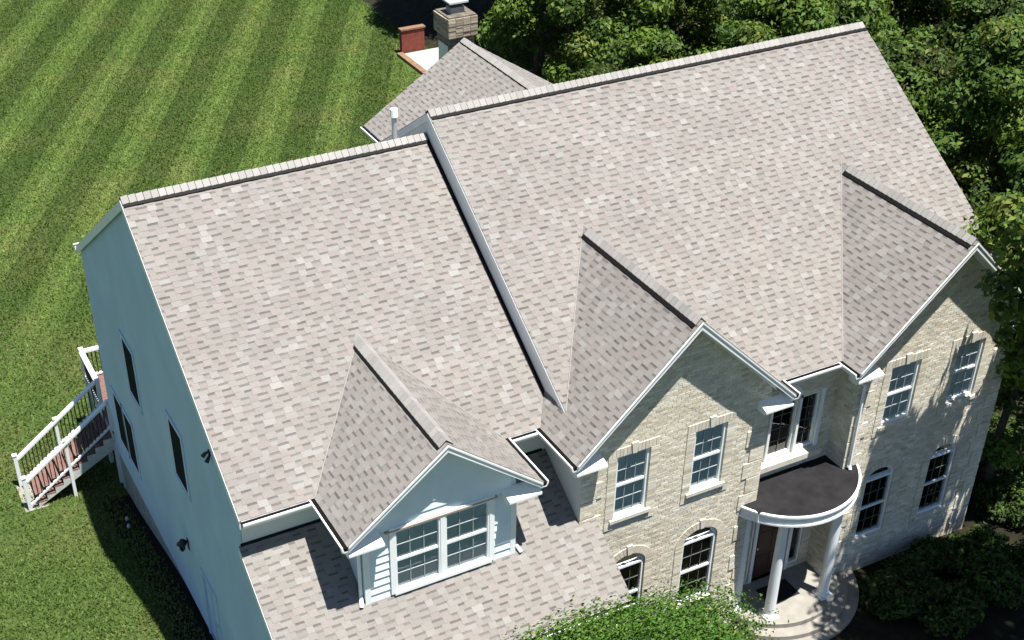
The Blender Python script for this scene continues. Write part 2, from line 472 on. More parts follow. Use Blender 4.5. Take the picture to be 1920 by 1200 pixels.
# --- lower front roof
VP = Vector((0, 1, 0.667)).normalized(); cp = VP.y
front_roof = slab('lower_front_roof', [[(0, YP0, zp(YP0)), (XP1, YP0, zp(YP0)), (XP1, -1.21, zp(-1.21)), (0, -1.21, zp(-1.21))], [(0, -1.21, zp(-1.21)), (6.94, -1.21, zp(-1.21)), (6.94, .29, zp(.29)), (0, .29, zp(.29))]])
v1 = (-1.22 - YP0) / cp; v2 = (0.29 - YP0) / cp
def in_dbox(u, v): y = YP0 + v * cp; return XD - 1.60 < u < XD + 1.60 and y > -1.2
shingle_plane(front_roof, (0, YP0, zp(YP0)), (1, 0, 0), VP, [[(-0.02, -0.03), (XP1 + .02, -0.03), (XP1 + .02, v1), (-0.02, v1)], [(-0.02, v1), (6.94, v1), (6.94, v2), (-0.02, v2)]], 13, [in_dbox])

def gable(name, xr, zr, s, hw, yf, plane_y, seed, extra_left=None, left_cut=None):
    """roof running out to a front gable; its valleys lie on the slope plane_y(z)"""
    c = math.cos(math.atan(s)); Ls = hw / c
    yb = plane_y(zr); ye = plane_y(ZE)
    xl, xe = xr - hw, xr + hw
    if left_cut is None:
        lq = [[(xl, yf, ZE), (xr, yf, zr), (xr, yb, zr), (xl, ye, ZE)]]
        lh = [[(-(0.0), 0 - .03), (0, Ls), (0, Ls)]]
    # left slope: U runs from back to front (towards -y), V up towards the ridge
    quads = [[(xl, yf, ZE), (xr, yf, zr), (xr, yb, zr), (xl, ye, ZE)], [(xe, yf, ZE), (xe, ye, ZE), (xr, yb, zr), (xr, yf, zr)]]
    roof = slab(name, quads, 0.09)
    Vl = Vector((1, 0, s)).normalized()
    # u measured forward from y = ye (left)
    hulls = []
    if left_cut is None:
        hulls = [[(-(yb - ye), Ls), (0, -0.03), (ye - yf + .03, -0.03), (ye - yf + .03, Ls)]]
    else:
        for (xa, xb2, ya, yb2) in left_cut:   # strips between xa..xb2 whose back edge runs from ya to yb2
            va, vb = (xa - xl) / c, (xb2 - xl) / c
            if va == 0: va = -0.03
            hulls.append([(ye - ya, va), (ye - yf + .03, va), (ye - yf + .03, vb), (ye - yb2, vb)])
    shingle_plane(roof, (xl, ye, ZE), (0, -1, 0), Vl, hulls, seed)
    Vr = Vector((-1, 0, s)).normalized()
    shingle_plane(roof, (xe, yf, ZE), (0, 1, 0), Vr, [[(-0.03, -0.03), (ye - yf, -0.03), (yb - yf, Ls), (-0.03, Ls)]], seed + 1)
    return roof

dormer_roof = gable('dormer_roof', XD, ZD, SD, WD, YD, yl, 21)
# the middle gable's left slope runs onto the garage roof first, then onto the main roof
zx = ZE + SC * (XG1 - (XC - WC))
center_roof = gable('middle_gable_roof', XC, ZC, SC, WC, YC, ym_, 31,
                    left_cut=[(XC - WC, XG1, yl(ZE), yl(zx)), (XG1, XC, ym_(zx), ym_(ZC))])
right_roof = gable('right_gable_roof', XR, ZR, SR, WR, YR, ym_, 41)
# --- rear wing
ybm = lambda z: YM + (ZM - z) / SM
cb = math.cos(math.atan(SB)); LB = WB / cb
rear_roof = slab('rear_wing_roof', [[(XB - WB, YB, ZE), (XB - WB, ybm(ZE), ZE), (XB, ybm(ZB), ZB), (XB, YB, ZB)], [(XB + WB, YB, ZE), (XB, YB, ZB), (XB, ybm(ZB), ZB), (XB + WB, ybm(ZE), ZE)]])
shingle_plane(rear_roof, (XB - WB, YB, ZE), (0, -1, 0), (1, 0, SB), [[(-.03, -.03), (YB - ybm(ZE), -.03), (YB - ybm(ZB), LB), (-.03, LB)]], 51)
shingle_plane(rear_roof, (XB + WB, ybm(ZE), ZE), (0, 1, 0), (-1, 0, SB), [[(0, -.03), (YB - ybm(ZE) + .03, -.03), (YB - ybm(ZE) + .03, LB), (ybm(ZB) - ybm(ZE), LB)]], 52)
# rear slopes, out of sight from the front: one sheet of roofing each
def rear_sheet(part, q):
    q = [Vector(p) + Vector((0, 0, .012)) for p in q]
    MB().ext(q, (0, 0, -.012), (0.19, 0.175, 0.165)).build('rear_slope_roofing', 'shingle', part)
rear_sheet(garage_roof, [(0, YG, ZG), (XG1, YG, ZG), (XG1, 2 * YG + .15, ZE - .15 * SG), (0, 2 * YG + .15, ZE - .15 * SG)])
rear_sheet(main_roof, [(XG1, YM, ZM), (XM1, YM, ZM), (XM1, YMB, ZE), (XG1, YMB, ZE)])

# the 300 tabs that show largest are pieces of their own; the rest are one part
random.seed(3)
pieces.sort(key=lambda p: -p[0])
for sc, part, vs, fs, cs in pieces[:300]:
    mb = MB(); mb.v = vs; mb.f = fs; mb.c = cs
    mb.build('shingle', 'shingle', part)
mb = MB()
for sc, part, vs, fs, cs in pieces[300:]:
    o = len(mb.v); mb.v += vs; mb.f += [tuple(i + o for i in f) for f in fs]; mb.c += cs
mb.build('shingles', 'shingle', house, kind='stuff')

# --- ridges: black vent strip with a row of cap shingles over it
def ridge(part, a, b, sl, vent_l=0.2, vent_r=0.2, cap=0.14):
    """ridge from a to b; sl = slope (rise over run) to both sides"""
    a = Vector(a); b = Vector(b); d = (b - a); L = d.length; d.normalize()
    side = Vector((d.y, -d.x, 0))
    def pt(q, s, off, lift): return q + side * s * off + Vector((0, 0, -sl * abs(off) + lift))
    mb = MB()
    prof = [pt(a, -1, vent_l, .012), pt(a, -1, vent_l, .042), pt(a, 1, 0, .052), pt(a, 1, vent_r, .042), pt(a, 1, vent_r, .012)]
    mb.ext(prof, d * L)
    v = mb.build('ridge_vent', 'vent', part)
    n = max(1, round(L / 0.16)); st = L / n
    for k in range(n):
        p0 = a + d * (k * st - 0.01); p1 = a + d * ((k + 1) * st - .024)
        c = random.uniform(.9, 1.12); col = tuple(c * q for q in (0.250, 0.240, 0.226))
        ru = random.uniform(0, .006)
        mb = MB()
        l0, l1 = .064 + ru, .054
        vs = [pt(p0, -1, cap, l1 - .002), pt(p0, 1, 0, l1 + .006), pt(p0, 1, cap, l1 - .002), pt(p1, -1, cap, l0 - .002), pt(p1, 1, 0, l0 + .006), pt(p1, 1, cap, l0 - .002)]
        lo = [q - Vector((0, 0, .016)) for q in vs]
        dk = tuple(q * .55 for q in col)
        mb.add(vs + lo, [(0, 1, 4, 3), (1, 2, 5, 4)], col)
        mb.add(vs + lo, [(0, 3, 9, 6), (2, 8, 11, 5), (3, 4, 10, 9), (4, 5, 11, 10), (0, 6, 7, 1), (1, 7, 8, 2)], dk)
        mb.build('ridge_shingle', 'shingle', part)
ridge(garage_roof, (0.0, YG, ZG), (XG1 - .02, YG, ZG), SG, .15, .20, .15)
ridge(main_roof, (XG1 + .0, YM, ZM), (XM1, YM, ZM), SM, .15, .20, .15)
ridge(dormer_roof, (XD, YD + .05, ZD), (XD, yl(ZD) + .1, ZD), SD, .19, .13, .15)
ridge(center_roof, (XC, YC + .05, ZC), (XC, ym_(ZC) - .25, ZC), SC, .19, .12, .13)
ridge(right_roof, (XR, YR + .05, ZR), (XR, ym_(ZR) - .3, ZR), SR, .19, .12, .13)
ridge(rear_roof, (XB, ybm(ZB) + .2, ZB), (XB, YB, ZB), SB, .14, .20, .14)

# --- cut valleys: a thin raised edge where one slope laps the other
def valley(part, a, b):
    a = Vector(a); b = Vector(b)
    MB().tube([a + Vector((0, 0, .012)), b + Vector((0, 0, .012))], .017, 5, (0.235, 0.225, 0.21)).build('valley_seam', 'shingle', part)
valley(dormer_roof, (XD - WD, 0, ZE), (XD, yl(ZD), ZD)); valley(dormer_roof, (XD + WD, 0, ZE), (XD, yl(ZD), ZD))
valley(center_roof, (XG1, ym_(zx), zx), (XC, ym_(ZC), ZC)); valley(right_roof, (XR - WR, YME, ZE), (XR, ym_(ZR), ZR))
valley(center_roof, (XC + WC, YME, ZE), (XC, ym_(ZC), ZC))
# --- gutters
def gutter(part, a, b, out, z=None):
    a = Vector(a); b = Vector(b); out = Vector(out).normalized(); d = b - a
    def P(o, h): return a + out * o + Vector((0, 0, h))
    mb = MB()
    mb.ext([P(.0, -.005), P(.0, -.12), P(.10, -.13), P(.145, -.04), P(.145, .004), P(.114, .004), P(.108, -.03), P(.085, -.105), P(.012, -.105), P(.012, -.005)], d)
    g = mb.build('gutter', 'gutter', part)
    mb = MB()
    mb.ext([P(.012, -.016), P(.106, -.016), P(.09, -.09), P(.012, -.09)], d)
    mb.build('gutter_silt', 'debris', part)
dz = -0.02
g0 = ZE + dz
gutter(garage_roof, (0, -.02, g0), (XD - WD - .12, -.02, g0), (0, -1, 0))
gutter(garage_roof, (XD + WD + .12, -.02, g0), (XC - WC - .12, -.02, g0), (0, -1, 0))
gutter(dormer_roof, (XD - WD - .0, YD - .02, g0), (XD - WD - .0, 0.02, g0), (-1, 0, 0))
gutter(dormer_roof, (XD + WD + .0, 0.02, g0), (XD + WD + .0, YD - .02, g0), (1, 0, 0))
gutter(center_roof, (XC - WC, YC - .02, g0), (XC - WC, 0.02, g0), (-1, 0, 0))
gutter(center_roof, (XC + WC, -.88, g0), (XC + WC, YC - .02, g0), (1, 0, 0))
gutter(main_roof, (XC + WC + .15, YME - .02, g0), (XR - WR - .12, YME - .02, g0), (0, -1, 0))
gutter(right_roof, (XR - WR, YR - .02, g0), (XR - WR, -.88, g0), (-1, 0, 0))
gutter(right_roof, (XR + WR, -.6, g0), (XR + WR, YR - .02, g0), (1, 0, 0))
gutter(front_roof, (0, YP0 - .02, zp(YP0) + dz), (XP1, YP0 - .02, zp(YP0) + dz), (0, -1, 0))
gutter(garage_roof, (XG1, 2 * YG + .17, ZE - .15 * SG + dz), (-.06, 2 * YG + .17, ZE - .15 * SG + dz), (0, 1, 0))
gutter(rear_roof, (XB - WB - .02, ybm(ZE) + .1, g0), (XB - WB - .02, YB, g0), (-1, 0, 0))

# --- barge boards on the gables, with cornice returns at their feet
def barge(part, xr, zr, s, hw, yf, yw):
    c = math.cos(math.atan(s)); h = 0.125 / c
    for sg_ in (-1, 1):
        e = xr + sg_ * hw
        mb = MB()
        poly = [(e, yf - .005, ZE - .02), (xr, yf - .005, zr - .02), (xr, yf - .005, zr - .02 - h), (e, yf - .005, ZE - .02 - h * .8)]
        mb.ext(poly, (0, -.03, 0)); mb.build('barge_board', 'trim', part)
        mb = MB()   # drip edge just under the shingles
        poly = [(e, yf - .036, ZE - .01), (xr, yf - .036, zr - .01), (xr, yf - .036, zr - .055), (e, yf - .036, ZE - .055)]
        mb.ext(poly, (0, -.018, 0)); mb.build('drip_edge', 'gutter', part)
        mb = MB()   # frieze against the wall
        o = hw - .05
        e2 = xr + sg_ * (hw - .30)
        zz = ZE + s * .30 - .10
        poly = [(e2, yw - .03, zz), (xr, yw - .03, zr - .10 - .0), (xr, yw - .03, zr - .10 - .16), (e2, yw - .03, zz - .16)]
        mb.ext(poly, (0, .028, 0)); mb.build('frieze_board', 'trim', part)
        # return
        x0, x1 = (e, e + .74) if sg_ < 0 else (e - .74, e)
        mb = MB()
        mb.ext([(x0, yw - .002, ZE - .15), (x0, yf - .02, ZE - .26), (x0, yf - .02, ZE - .31), (x0, yf + .05, ZE - .33), (x0, yf + .05, ZE - .37), (x0, yw - .002, ZE - .37)], (x1 - x0, 0, 0))
        mb.build('cornice_return', 'trim', part)
barge(dormer_roof, XD, ZD, SD, WD, YD, -1.30)
barge(center_roof, XC, ZC, SC, WC, YC, -1.20)
barge(right_roof, XR, ZR, SR, WR, YR, -1.20)
def rake(part, x0, x1, pts, h=.2):
    mb = MB()
    a, b = Vector((x0, *pts[0])), Vector((x0, *pts[1]))
    mb.ext([a, b, b - Vector((0, 0, h)), a - Vector((0, 0, h))], (x1 - x0, 0, 0))
    mb.build('rake_board', 'trim', part)
rake(garage_roof, -.03, -.004, [(-.01, ZE - .02), (YG, ZG - .02)], .22)
rake(garage_roof, -.03, -.004, [(YG, ZG - .02), (2 * YG + .15, ZE - .02 - .15 * SG)], .22)
rake(front_roof, -.03, -.004, [(YP0, zp(YP0) - .02), (.29, zp(.29) - .02)], .2)
rake(front_roof, XP1 + .004, XP1 + .03, [(YP0, zp(YP0) - .02), (-1.21, zp(-1.21) - .02)], .2)
rake(main_roof, XG1 - .03, XG1 - .004, [(ym_(zx) , zm(ym_(zx)) - .02), (YM, ZM - .02)], .18)
rake(main_roof, XG1 - .03, XG1 - .004, [(YM, ZM - .02), (YMB, ZE - .02)], .18)
rake(main_roof, XM1 + .004, XM1 + .03, [(YME, ZE - .02), (YM, ZM - .02)], .2)
rake(main_roof, XM1 + .004, XM1 + .03, [(YM, ZM - .02), (YMB, ZE - .02)], .2)
for sg_ in (-1, 1):
    MB().ext([(XB + sg_ * WB, YB + .004, ZE - .02), (XB, YB + .004, ZB - .02), (XB, YB + .004, ZB - .24), (XB + sg_ * WB, YB + .004, ZE - .24)], (0, .03, 0)).build('barge_board', 'trim', rear_roof)
# eave boards and soffits
def eave(part, x0, x1, y0, y1, z=ZE - .05, h=.16, soffit=None):
    MB().box(x0, x1, y0, y1, z - h, z).build('eave_board', 'trim', part)
eave(garage_roof, .02, XD - WD, 0.0, .02); eave(garage_roof, XD + WD, XC - WC, 0.0, .02)
eave(main_roof, XC + WC, XR - WR, YME, YME + .02)
for part, x0, x1, y0, y1 in ((garage_roof, .02, XD - WD + .3, .021, .3), (garage_roof, XD + WD - .3, 6.95, .021, .3),
                             (main_roof, XC + WC - .4, XR - WR + .34, YME + .021, -.6),
                             (dormer_roof, XD - WD, XD - 1.69, YD + .35, .0), (dormer_roof, XD + 1.69, XD + WD, YD + .35, .0),
                             (center_roof, XC - WC, 6.95, YC + .32, .0), (right_roof, XR - WR, 14.3, YR + .32, -.92)):
    MB().box(x0, x1, y0, y1, ZE - .235, ZE - .215).build('soffit', 'trim', part)
for part, x, y0, y1 in ((dormer_roof, XD - WD, YD + .02, 0), (dormer_roof, XD + WD - .02, YD + .02, 0), (center_roof, XC - WC, YC + .02, 0), (center_roof, XC + WC - .02, YC + .02, -.9), (right_roof, XR - WR, YR + .02, -.9)):
    MB().box(x, x + .02, y0, y1, ZE - .21, ZE - .05).build('eave_board', 'trim', part)

# ------------------------------------------------------------------ walls
class Opening:
    def __init__(s, u0, u1, z0, z1, arch=0.0): s.u0, s.u1, s.z0, s.z1, s.arch = u0, u1, z0, z1, arch
    def top(s, u):
        if s.arch <= 0: return s.z1
        c = (s.u0 + s.u1) / 2; h = (s.u1 - s.u0) / 2
        t = max(0, 1 - ((u - c) / h) ** 2)
        return s.z1 + s.arch * math.sqrt(t)
    def cuts(s):
        n = 14 if s.arch > 0 else 1
        c = (s.u0 + s.u1) / 2; h = (s.u1 - s.u0) / 2
        return [c - h * math.cos(math.pi * k / n) for k in range(n + 1)] if n > 1 else [s.u0, s.u1]

def wall_front(mb, T, u0, u1, z0, top, brk, ops, reveal=.12):
    """T(u, z, depth) -> point; top(u) upper edge; openings get reveals going inwards"""
    cs = sorted(set([u0, u1] + [b for b in brk if u0 < b < u1] + [c for o in ops for c in o.cuts()]))
    for a, b in zip(cs[:-1], cs[1:]):
        if b - a < 1e-6: continue
        mid = (a + b) / 2
        cover = sorted([o for o in ops if o.u0 < mid < o.u1], key=lambda o: o.z0)
        la, lb = z0, z0
        for o in cover:
            mb.add([T(a, la, 0), T(b, lb, 0), T(b, o.z0, 0), T(a, o.z0, 0)], [(0, 1, 2, 3)])
            la, lb = o.top(a), o.top(b)
            mb.add([T(a, la, 0), T(b, lb, 0), T(b, lb, reveal), T(a, la, reveal)], [(0, 1, 2, 3)])
            mb.add([T(a, o.z0, 0), T(b, o.z0, 0), T(b, o.z0, reveal), T(a, o.z0, reveal)], [(0, 1, 2, 3)])
        mb.add([T(a, la, 0), T(b, lb, 0), T(b, top(b), 0), T(a, top(a), 0)], [(0, 1, 2, 3)])
    for o in ops:
        for u in (o.u0, o.u1):
            mb.add([T(u, o.z0, 0), T(u, o.z1, 0), T(u, o.z1, reveal), T(u, o.z0, reveal)], [(0, 1, 2, 3)])

def Tf(y): return lambda u, z, d=0: (u, y + d, z)          # faces the street (-y)
def Tl(x): return lambda u, z, d=0: (x + d, u, z)          # faces left (-x)

bricks = []
BC = [((0.60, 0.545, 0.435), 4), ((0.63, 0.585, 0.475), 3), ((0.56, 0.505, 0.40), 2.2), ((0.67, 0.635, 0.54), 2), ((0.48, 0.43, 0.335), 1.0), ((0.58, 0.545, 0.465), 1.5)]
_bw = [b[1] for b in BC]
def brick_field(part, T, N, u0, u1, z0, z1, hull, ops, seed, pad=0.0, bw=.205, bh=.066, j=.010, flip=False):
    random.seed(seed)
    N = Vector(N); r = 0; z = z0
    hull = hull if area2(hull) > 0 else hull[::-1]
    while z < z1:
        u = u0 - (bw / 2 if r % 2 else 0)
        while u < u1:
            segs = [(u, u + bw - j)]
            for o in ops:
                oz1 = o.z1 + o.arch + .02
                if z + bh > o.z0 - pad and z < oz1 + pad * .0 + .0:
                    a0, a1 = o.u0 - pad, o.u1 + pad
                    if o.arch > 0 and z > o.z1:
                        t = max(0, 1 - ((z - o.z1) / (o.arch + .02)) ** 2); hw = (o.u1 - o.u0) / 2 * math.sqrt(t) + .02; c = (o.u0 + o.u1) / 2
                        a0, a1 = c - hw, c + hw
                    ns = []
                    for (s0, s1) in segs:
                        if s1 <= a0 or s0 >= a1: ns.append((s0, s1)); continue
                        if s0 < a0: ns.append((s0, a0 - .003))
                        if s1 > a1: ns.append((a1 + .003, s1))
                    segs = ns
            for (s0, s1) in segs:
                if s1 - s0 < .02: continue
                pl = clip_convex([(s0, z), (s1, z), (s1, z + bh), (s0, z + bh)], hull)
                if not pl: continue
                col = random.choices(BC, _bw)[0][0]; k = random.uniform(.9, 1.1); col = tuple(q * k for q in col)
                pr = random.uniform(.006, .011)
                base = [Vector(T(a, b)) for a, b in pl]
                n = len(base)
                vs = [p + N * pr for p in base] + [p - N * .002 for p in base]
                fs = [tuple(range(n))] + [(i, n + i, n + (i + 1) % n, (i + 1) % n) for i in range(n)]
                d = CAM - base[0]
                sc = area2(pl) * max(0, d.normalized().dot(N)) / d.length_squared
                bricks.append((sc, part, vs, fs, [col] * len(fs)))
            u += bw
        z += bh + j; r += 1

# brick fronts
A_W1 = Opening(7.80, 8.64, 3.42, 5.08); A_W2 = Opening(9.79, 10.63, 3.42, 5.08)
A_A1 = Opening(7.86, 8.76, -0.02, 1.86, .34); A_A2 = Opening(9.80, 10.74, -0.02, 1.86, .34)
A_W3 = Opening(15.27, 16.15, 3.40, 5.04); A_W4 = Opening(17.30, 18.16, 3.40, 5.04)
A_A3 = Opening(15.18, 16.08, -.10, 1.72, .33); A_A4 = Opening(17.24, 18.12, -.10, 1.72, .33)
YF = -1.20; YN = -0.60
CX0, CX1 = 6.95, 11.75; RX0, RX1 = 14.30, 19.08
topC = lambda u: ZC - SC * abs(u - XC) - .10
topR = lambda u: ZR - SR * abs(u - XR) - .10
ZB0 = -1.6
mb = MB(); wall_front(mb, Tf(YF), CX0, CX1, ZB0, topC, [XC], [A_W1, A_W2, A_A1, A_A2])
center_wall = mb.build('brick_front_wall', 'mortar', house, label='sunlit cream brick gable wall beside the garage')
brick_field(center_wall, Tf(YF), (0, -1, 0), CX0 + .0, CX1, ZB0, ZC, [(CX0, ZB0), (CX1, ZB0), (CX1, topC(CX1)), (XC, topC(XC)), (CX0, topC(CX0))], [A_W1, A_W2, A_A1, A_A2], 61)
mb = MB(); wall_front(mb, Tf(YF), RX0, RX1, ZB0, topR, [XR], [A_W3, A_W4, A_A3, A_A4])
right_wall = mb.build('brick_front_wall', 'mortar', house, label='cream brick gable wall streaked by tree shadows')
brick_field(right_wall, Tf(YF), (0, -1, 0), RX0, RX1, ZB0, ZR, [(RX0, ZB0), (RX1, ZB0), (RX1, topR(RX1)), (XR, topR(XR)), (RX0, topR(RX0))], [A_W3, A_W4, A_A3, A_A4], 62)
# recessed entry wall with its tall window and the door below
A_EC = Opening(12.42, 13.16, 2.98, 4.52, .37); A_ES = Opening(13.24, 13.80, 2.98, 4.52); A_EL = Opening(11.80, 12.34, 2.98, 4.52)
A_DR = Opening(12.55, 13.55, -.93, 1.30); A_DS = Opening(13.66, 14.02, -.80, 1.30); A_DL = Opening(12.08, 12.44, -.80, 1.30)
entry_ops = [A_EC, A_ES, A_EL, A_DR, A_DS, A_DL]
mb = MB(); wall_front(mb, Tf(YN), CX1 - .05, RX0 + .05, ZB0, lambda u: ZE - .02, [], entry_ops)
entry_wall = mb.build('brick_entry_wall', 'mortar', house)
brick_field(entry_wall, Tf(YN), (0, -1, 0), CX1, RX0, ZB0, ZE, [(CX1, ZB0), (RX0, ZB0), (RX0, ZE - .02), (CX1, ZE - .02)], entry_ops, 63)
# side returns of the two brick bays
mb = MB()
mb.add([(RX0, YF, ZB0), (RX0, YN, ZB0), (RX0, YN, ZE), (RX0, YF, ZE)], [(0, 1, 2, 3)])
side_r = mb.build('brick_side_wall', 'mortar', house)
brick_field(side_r, Tl(RX0), (-1, 0, 0), YF, YN, ZB0, ZE, [(YF, ZB0), (YN, ZB0), (YN, ZE - .1), (YF, ZE - .1)], [], 64)
mb = MB()
mb.add([(CX1, YF, ZB0), (CX1, YN, ZB0), (CX1, YN, ZE), (CX1, YF, ZE)], [(0, 1, 2, 3)])
side_c = mb.build('brick_side_wall', 'mortar', house)
brick_field(side_c, Tl(CX1), (1, 0, 0), YF, YN, ZB0, ZE, [(YF, ZB0), (YN, ZB0), (YN, ZE - .1), (YF, ZE - .1)], [], 65)

# sided walls
mb = MB()
A_L1 = Opening(8.00, 9.00, 3.00, 4.66); A_L3 = Opening(4.22, 5.22, 3.00, 4.66)
A_L2 = Opening(9.62, 10.52, -.17, 1.50); A_L4 = Opening(10.60, 11.50, -.17, 1.50)
A_SD = Opening(3.15, 4.10, -1.18, 0.85)
def topL(u):
    if u < .3: return zp(u) - .07
    return (zg(u) if u < YG else 2 * ZG - zg(u) - 0) - .07
XW = 0.06; YRW = 12.48
wall_front(mb, Tl(XW), .3, YRW, -1.15, topL, [YG], [A_L1, A_L2, A_L3, A_L4, A_SD], .10)
wall_front(mb, Tl(XW), -2.42, .3, -1.15, lambda u: zp(u) - .07, [], [], .10)
left_wall = mb.build('sided_end_wall', 'siding_sky_shade', house, label='long end wall of smooth pale siding coloured with blue sky shade')
mb = MB()
mb.box(XW + .03, XW + .2, -2.38, YRW - .03, -3.2, -1.15); mb.build('foundation', 'foundation', house)
mb = MB()
mb.box(.07, 7.05, -2.42, -2.30, -1.4, zp(-2.3) - .12)                       # garage front under the lower roof
mb.build('garage_front_wall', 'siding', house)
mb = MB()   # garage doors, in the shade of the lower roof
for x0 in (.6, 3.9):
    for k in range(4):
        mb.box(x0, x0 + 2.6, -2.46, -2.425, -1.23 + k * .55, -1.23 + k * .55 + .53)
mb.build('garage_door', 'trim', house)
mb = MB(); mb.box(.07, CX0, .30, .38, zp(.3) - .15, ZE - .08); mb.build('upper_front_wall', 'siding_grey', house)
mb = MB(); mb.box(CX0, CX0 + .10, YF + .003, .5, -1.5, topC(CX0 + .1) + .0); mb.build('bay_side_wall', 'siding_grey', house)
mb = MB()   # wall step between the two roofs
mb.ext([(XG1 + .001, -.7, 5.3), (XG1 + .001, YMB - .2, 5.3), (XG1 + .001, YMB - .2, ZE + .02), (XG1 + .001, YM, ZM - .1), (XG1 + .001, ym_(zx) - .1, zx - .1)], (.06, 0, 0))
mb.build('step_wall', 'siding_grey', house)
mb = MB(); mb.box(.07, 7.1, YRW - .1, YRW, -3.2, ZE - .1); mb.box(7.1, 19.28, 12.7, 12.8, -3.2, ZE - .05)
mb.build('rear_wall', 'siding', house)
mb = MB()
mb.ext([(19.28, -.6, -3), (19.28, 12.8, -3), (19.28, 12.8, ZE), (19.28, YM, ZM - .15), (19.28, -.6, zm(-.6) - .15)], (-.1, 0, 0))
mb.box(RX1 - .1, RX1 - .002, YF + .003, -.5, -1.6, ZE + .1)
mb.build('right_end_wall', 'siding', house)
mb = MB()
mb.box(XB - 3.0, XB - 2.9, 12.8, 15.55, -3.2, ZE - .05); mb.box(XB + 2.9, XB + 3.0, 12.8, 15.55, -3.2, ZE - .05)
mb.ext([(XB - 3.0, 15.45, -3.2), (XB + 3.0, 15.45, -3.2), (XB + 3.0, 15.45, ZE - .05), (XB, 15.45, ZB - .15), (XB - 3.0, 15.45, ZE - .05)], (0, .1, 0))
mb.build('rear_wing_wall', 'siding', house)

# dormer: boards one by one on the front
DW = 1.68; DY = -1.30
A_DW = Opening(XD - 1.02, XD + 1.06, 3.66, 5.20)
topD = lambda u: ZD - SD * abs(u - XD) - .09
mb = MB(); wall_front(mb, Tf(DY), XD - DW, XD + DW, zp(DY) - .05, topD, [XD], [A_DW], .08)
for sx in (XD - DW, XD + DW):
    mb.add([(sx, DY, 3.3), (sx, .35, 3.3), (sx, .35, ZE - .1), (sx, DY, ZE - .1)], [(0, 1, 2, 3)])
dormer_wall = mb.build('dormer_wall', 'siding', house)
bz = zp(DY) + .0; bh = .19; k = 0
while bz < ZD - .2:
    zt = bz + bh
    segs = [(XD - DW + .11, XD + DW - .11)]
    if bz < 5.24: segs = [(XD - DW + .11, A_DW.u0 - .12), (A_DW.u1 + .12, XD + DW - .11)]
    for (a, b) in segs:
        if bz >= 5.24:
            hwz = (ZD - .12 - bz) / SD; a, b = max(a, XD - hwz), min(b, XD + hwz)
            if b - a < .15: continue
            hwt = max(0.02, (ZD - .12 - zt) / SD); at, bt = max(a, XD - hwt), min(b, XD + hwt)
        else: at, bt = a, b
        vs = [(a, DY - .032, bz), (b, DY - .032, bz), (bt, DY - .004, zt), (at, DY - .004, zt), (a, DY, bz), (b, DY, bz), (bt, DY, zt), (at, DY, zt)]
        m_ = MB(); m_.add(vs, [(0, 1, 2, 3), (0, 4, 5, 1), (0, 3, 7, 4), (1, 5, 6, 2)])
        m_.build('siding_board', 'board', dormer_wall)
    bz = zt
for sx in (-1, 1):
    x = XD + sx * (DW - .05)
    MB().box(x - .06, x + .06, DY - .032, DY + .0, zp(DY) - .02, ZE - .16).build('corner_board', 'trim', dormer_wall)
MB().ext([(XD - DW + .45, DY - .08, 5.25), (XD - DW + .45, DY - .002, 5.28), (XD - DW + .45, DY - .002, 5.225), (XD - DW + .45, DY - .08, 5.225)], (2 * DW - .9, 0, 0)).build('drip_ledge', 'brown', dormer_wall)
MB().box(XD - DW, XD + DW, DY - .026, DY - .002, 5.10 + .11, 5.219).build('frieze_board', 'trim', dormer_wall)

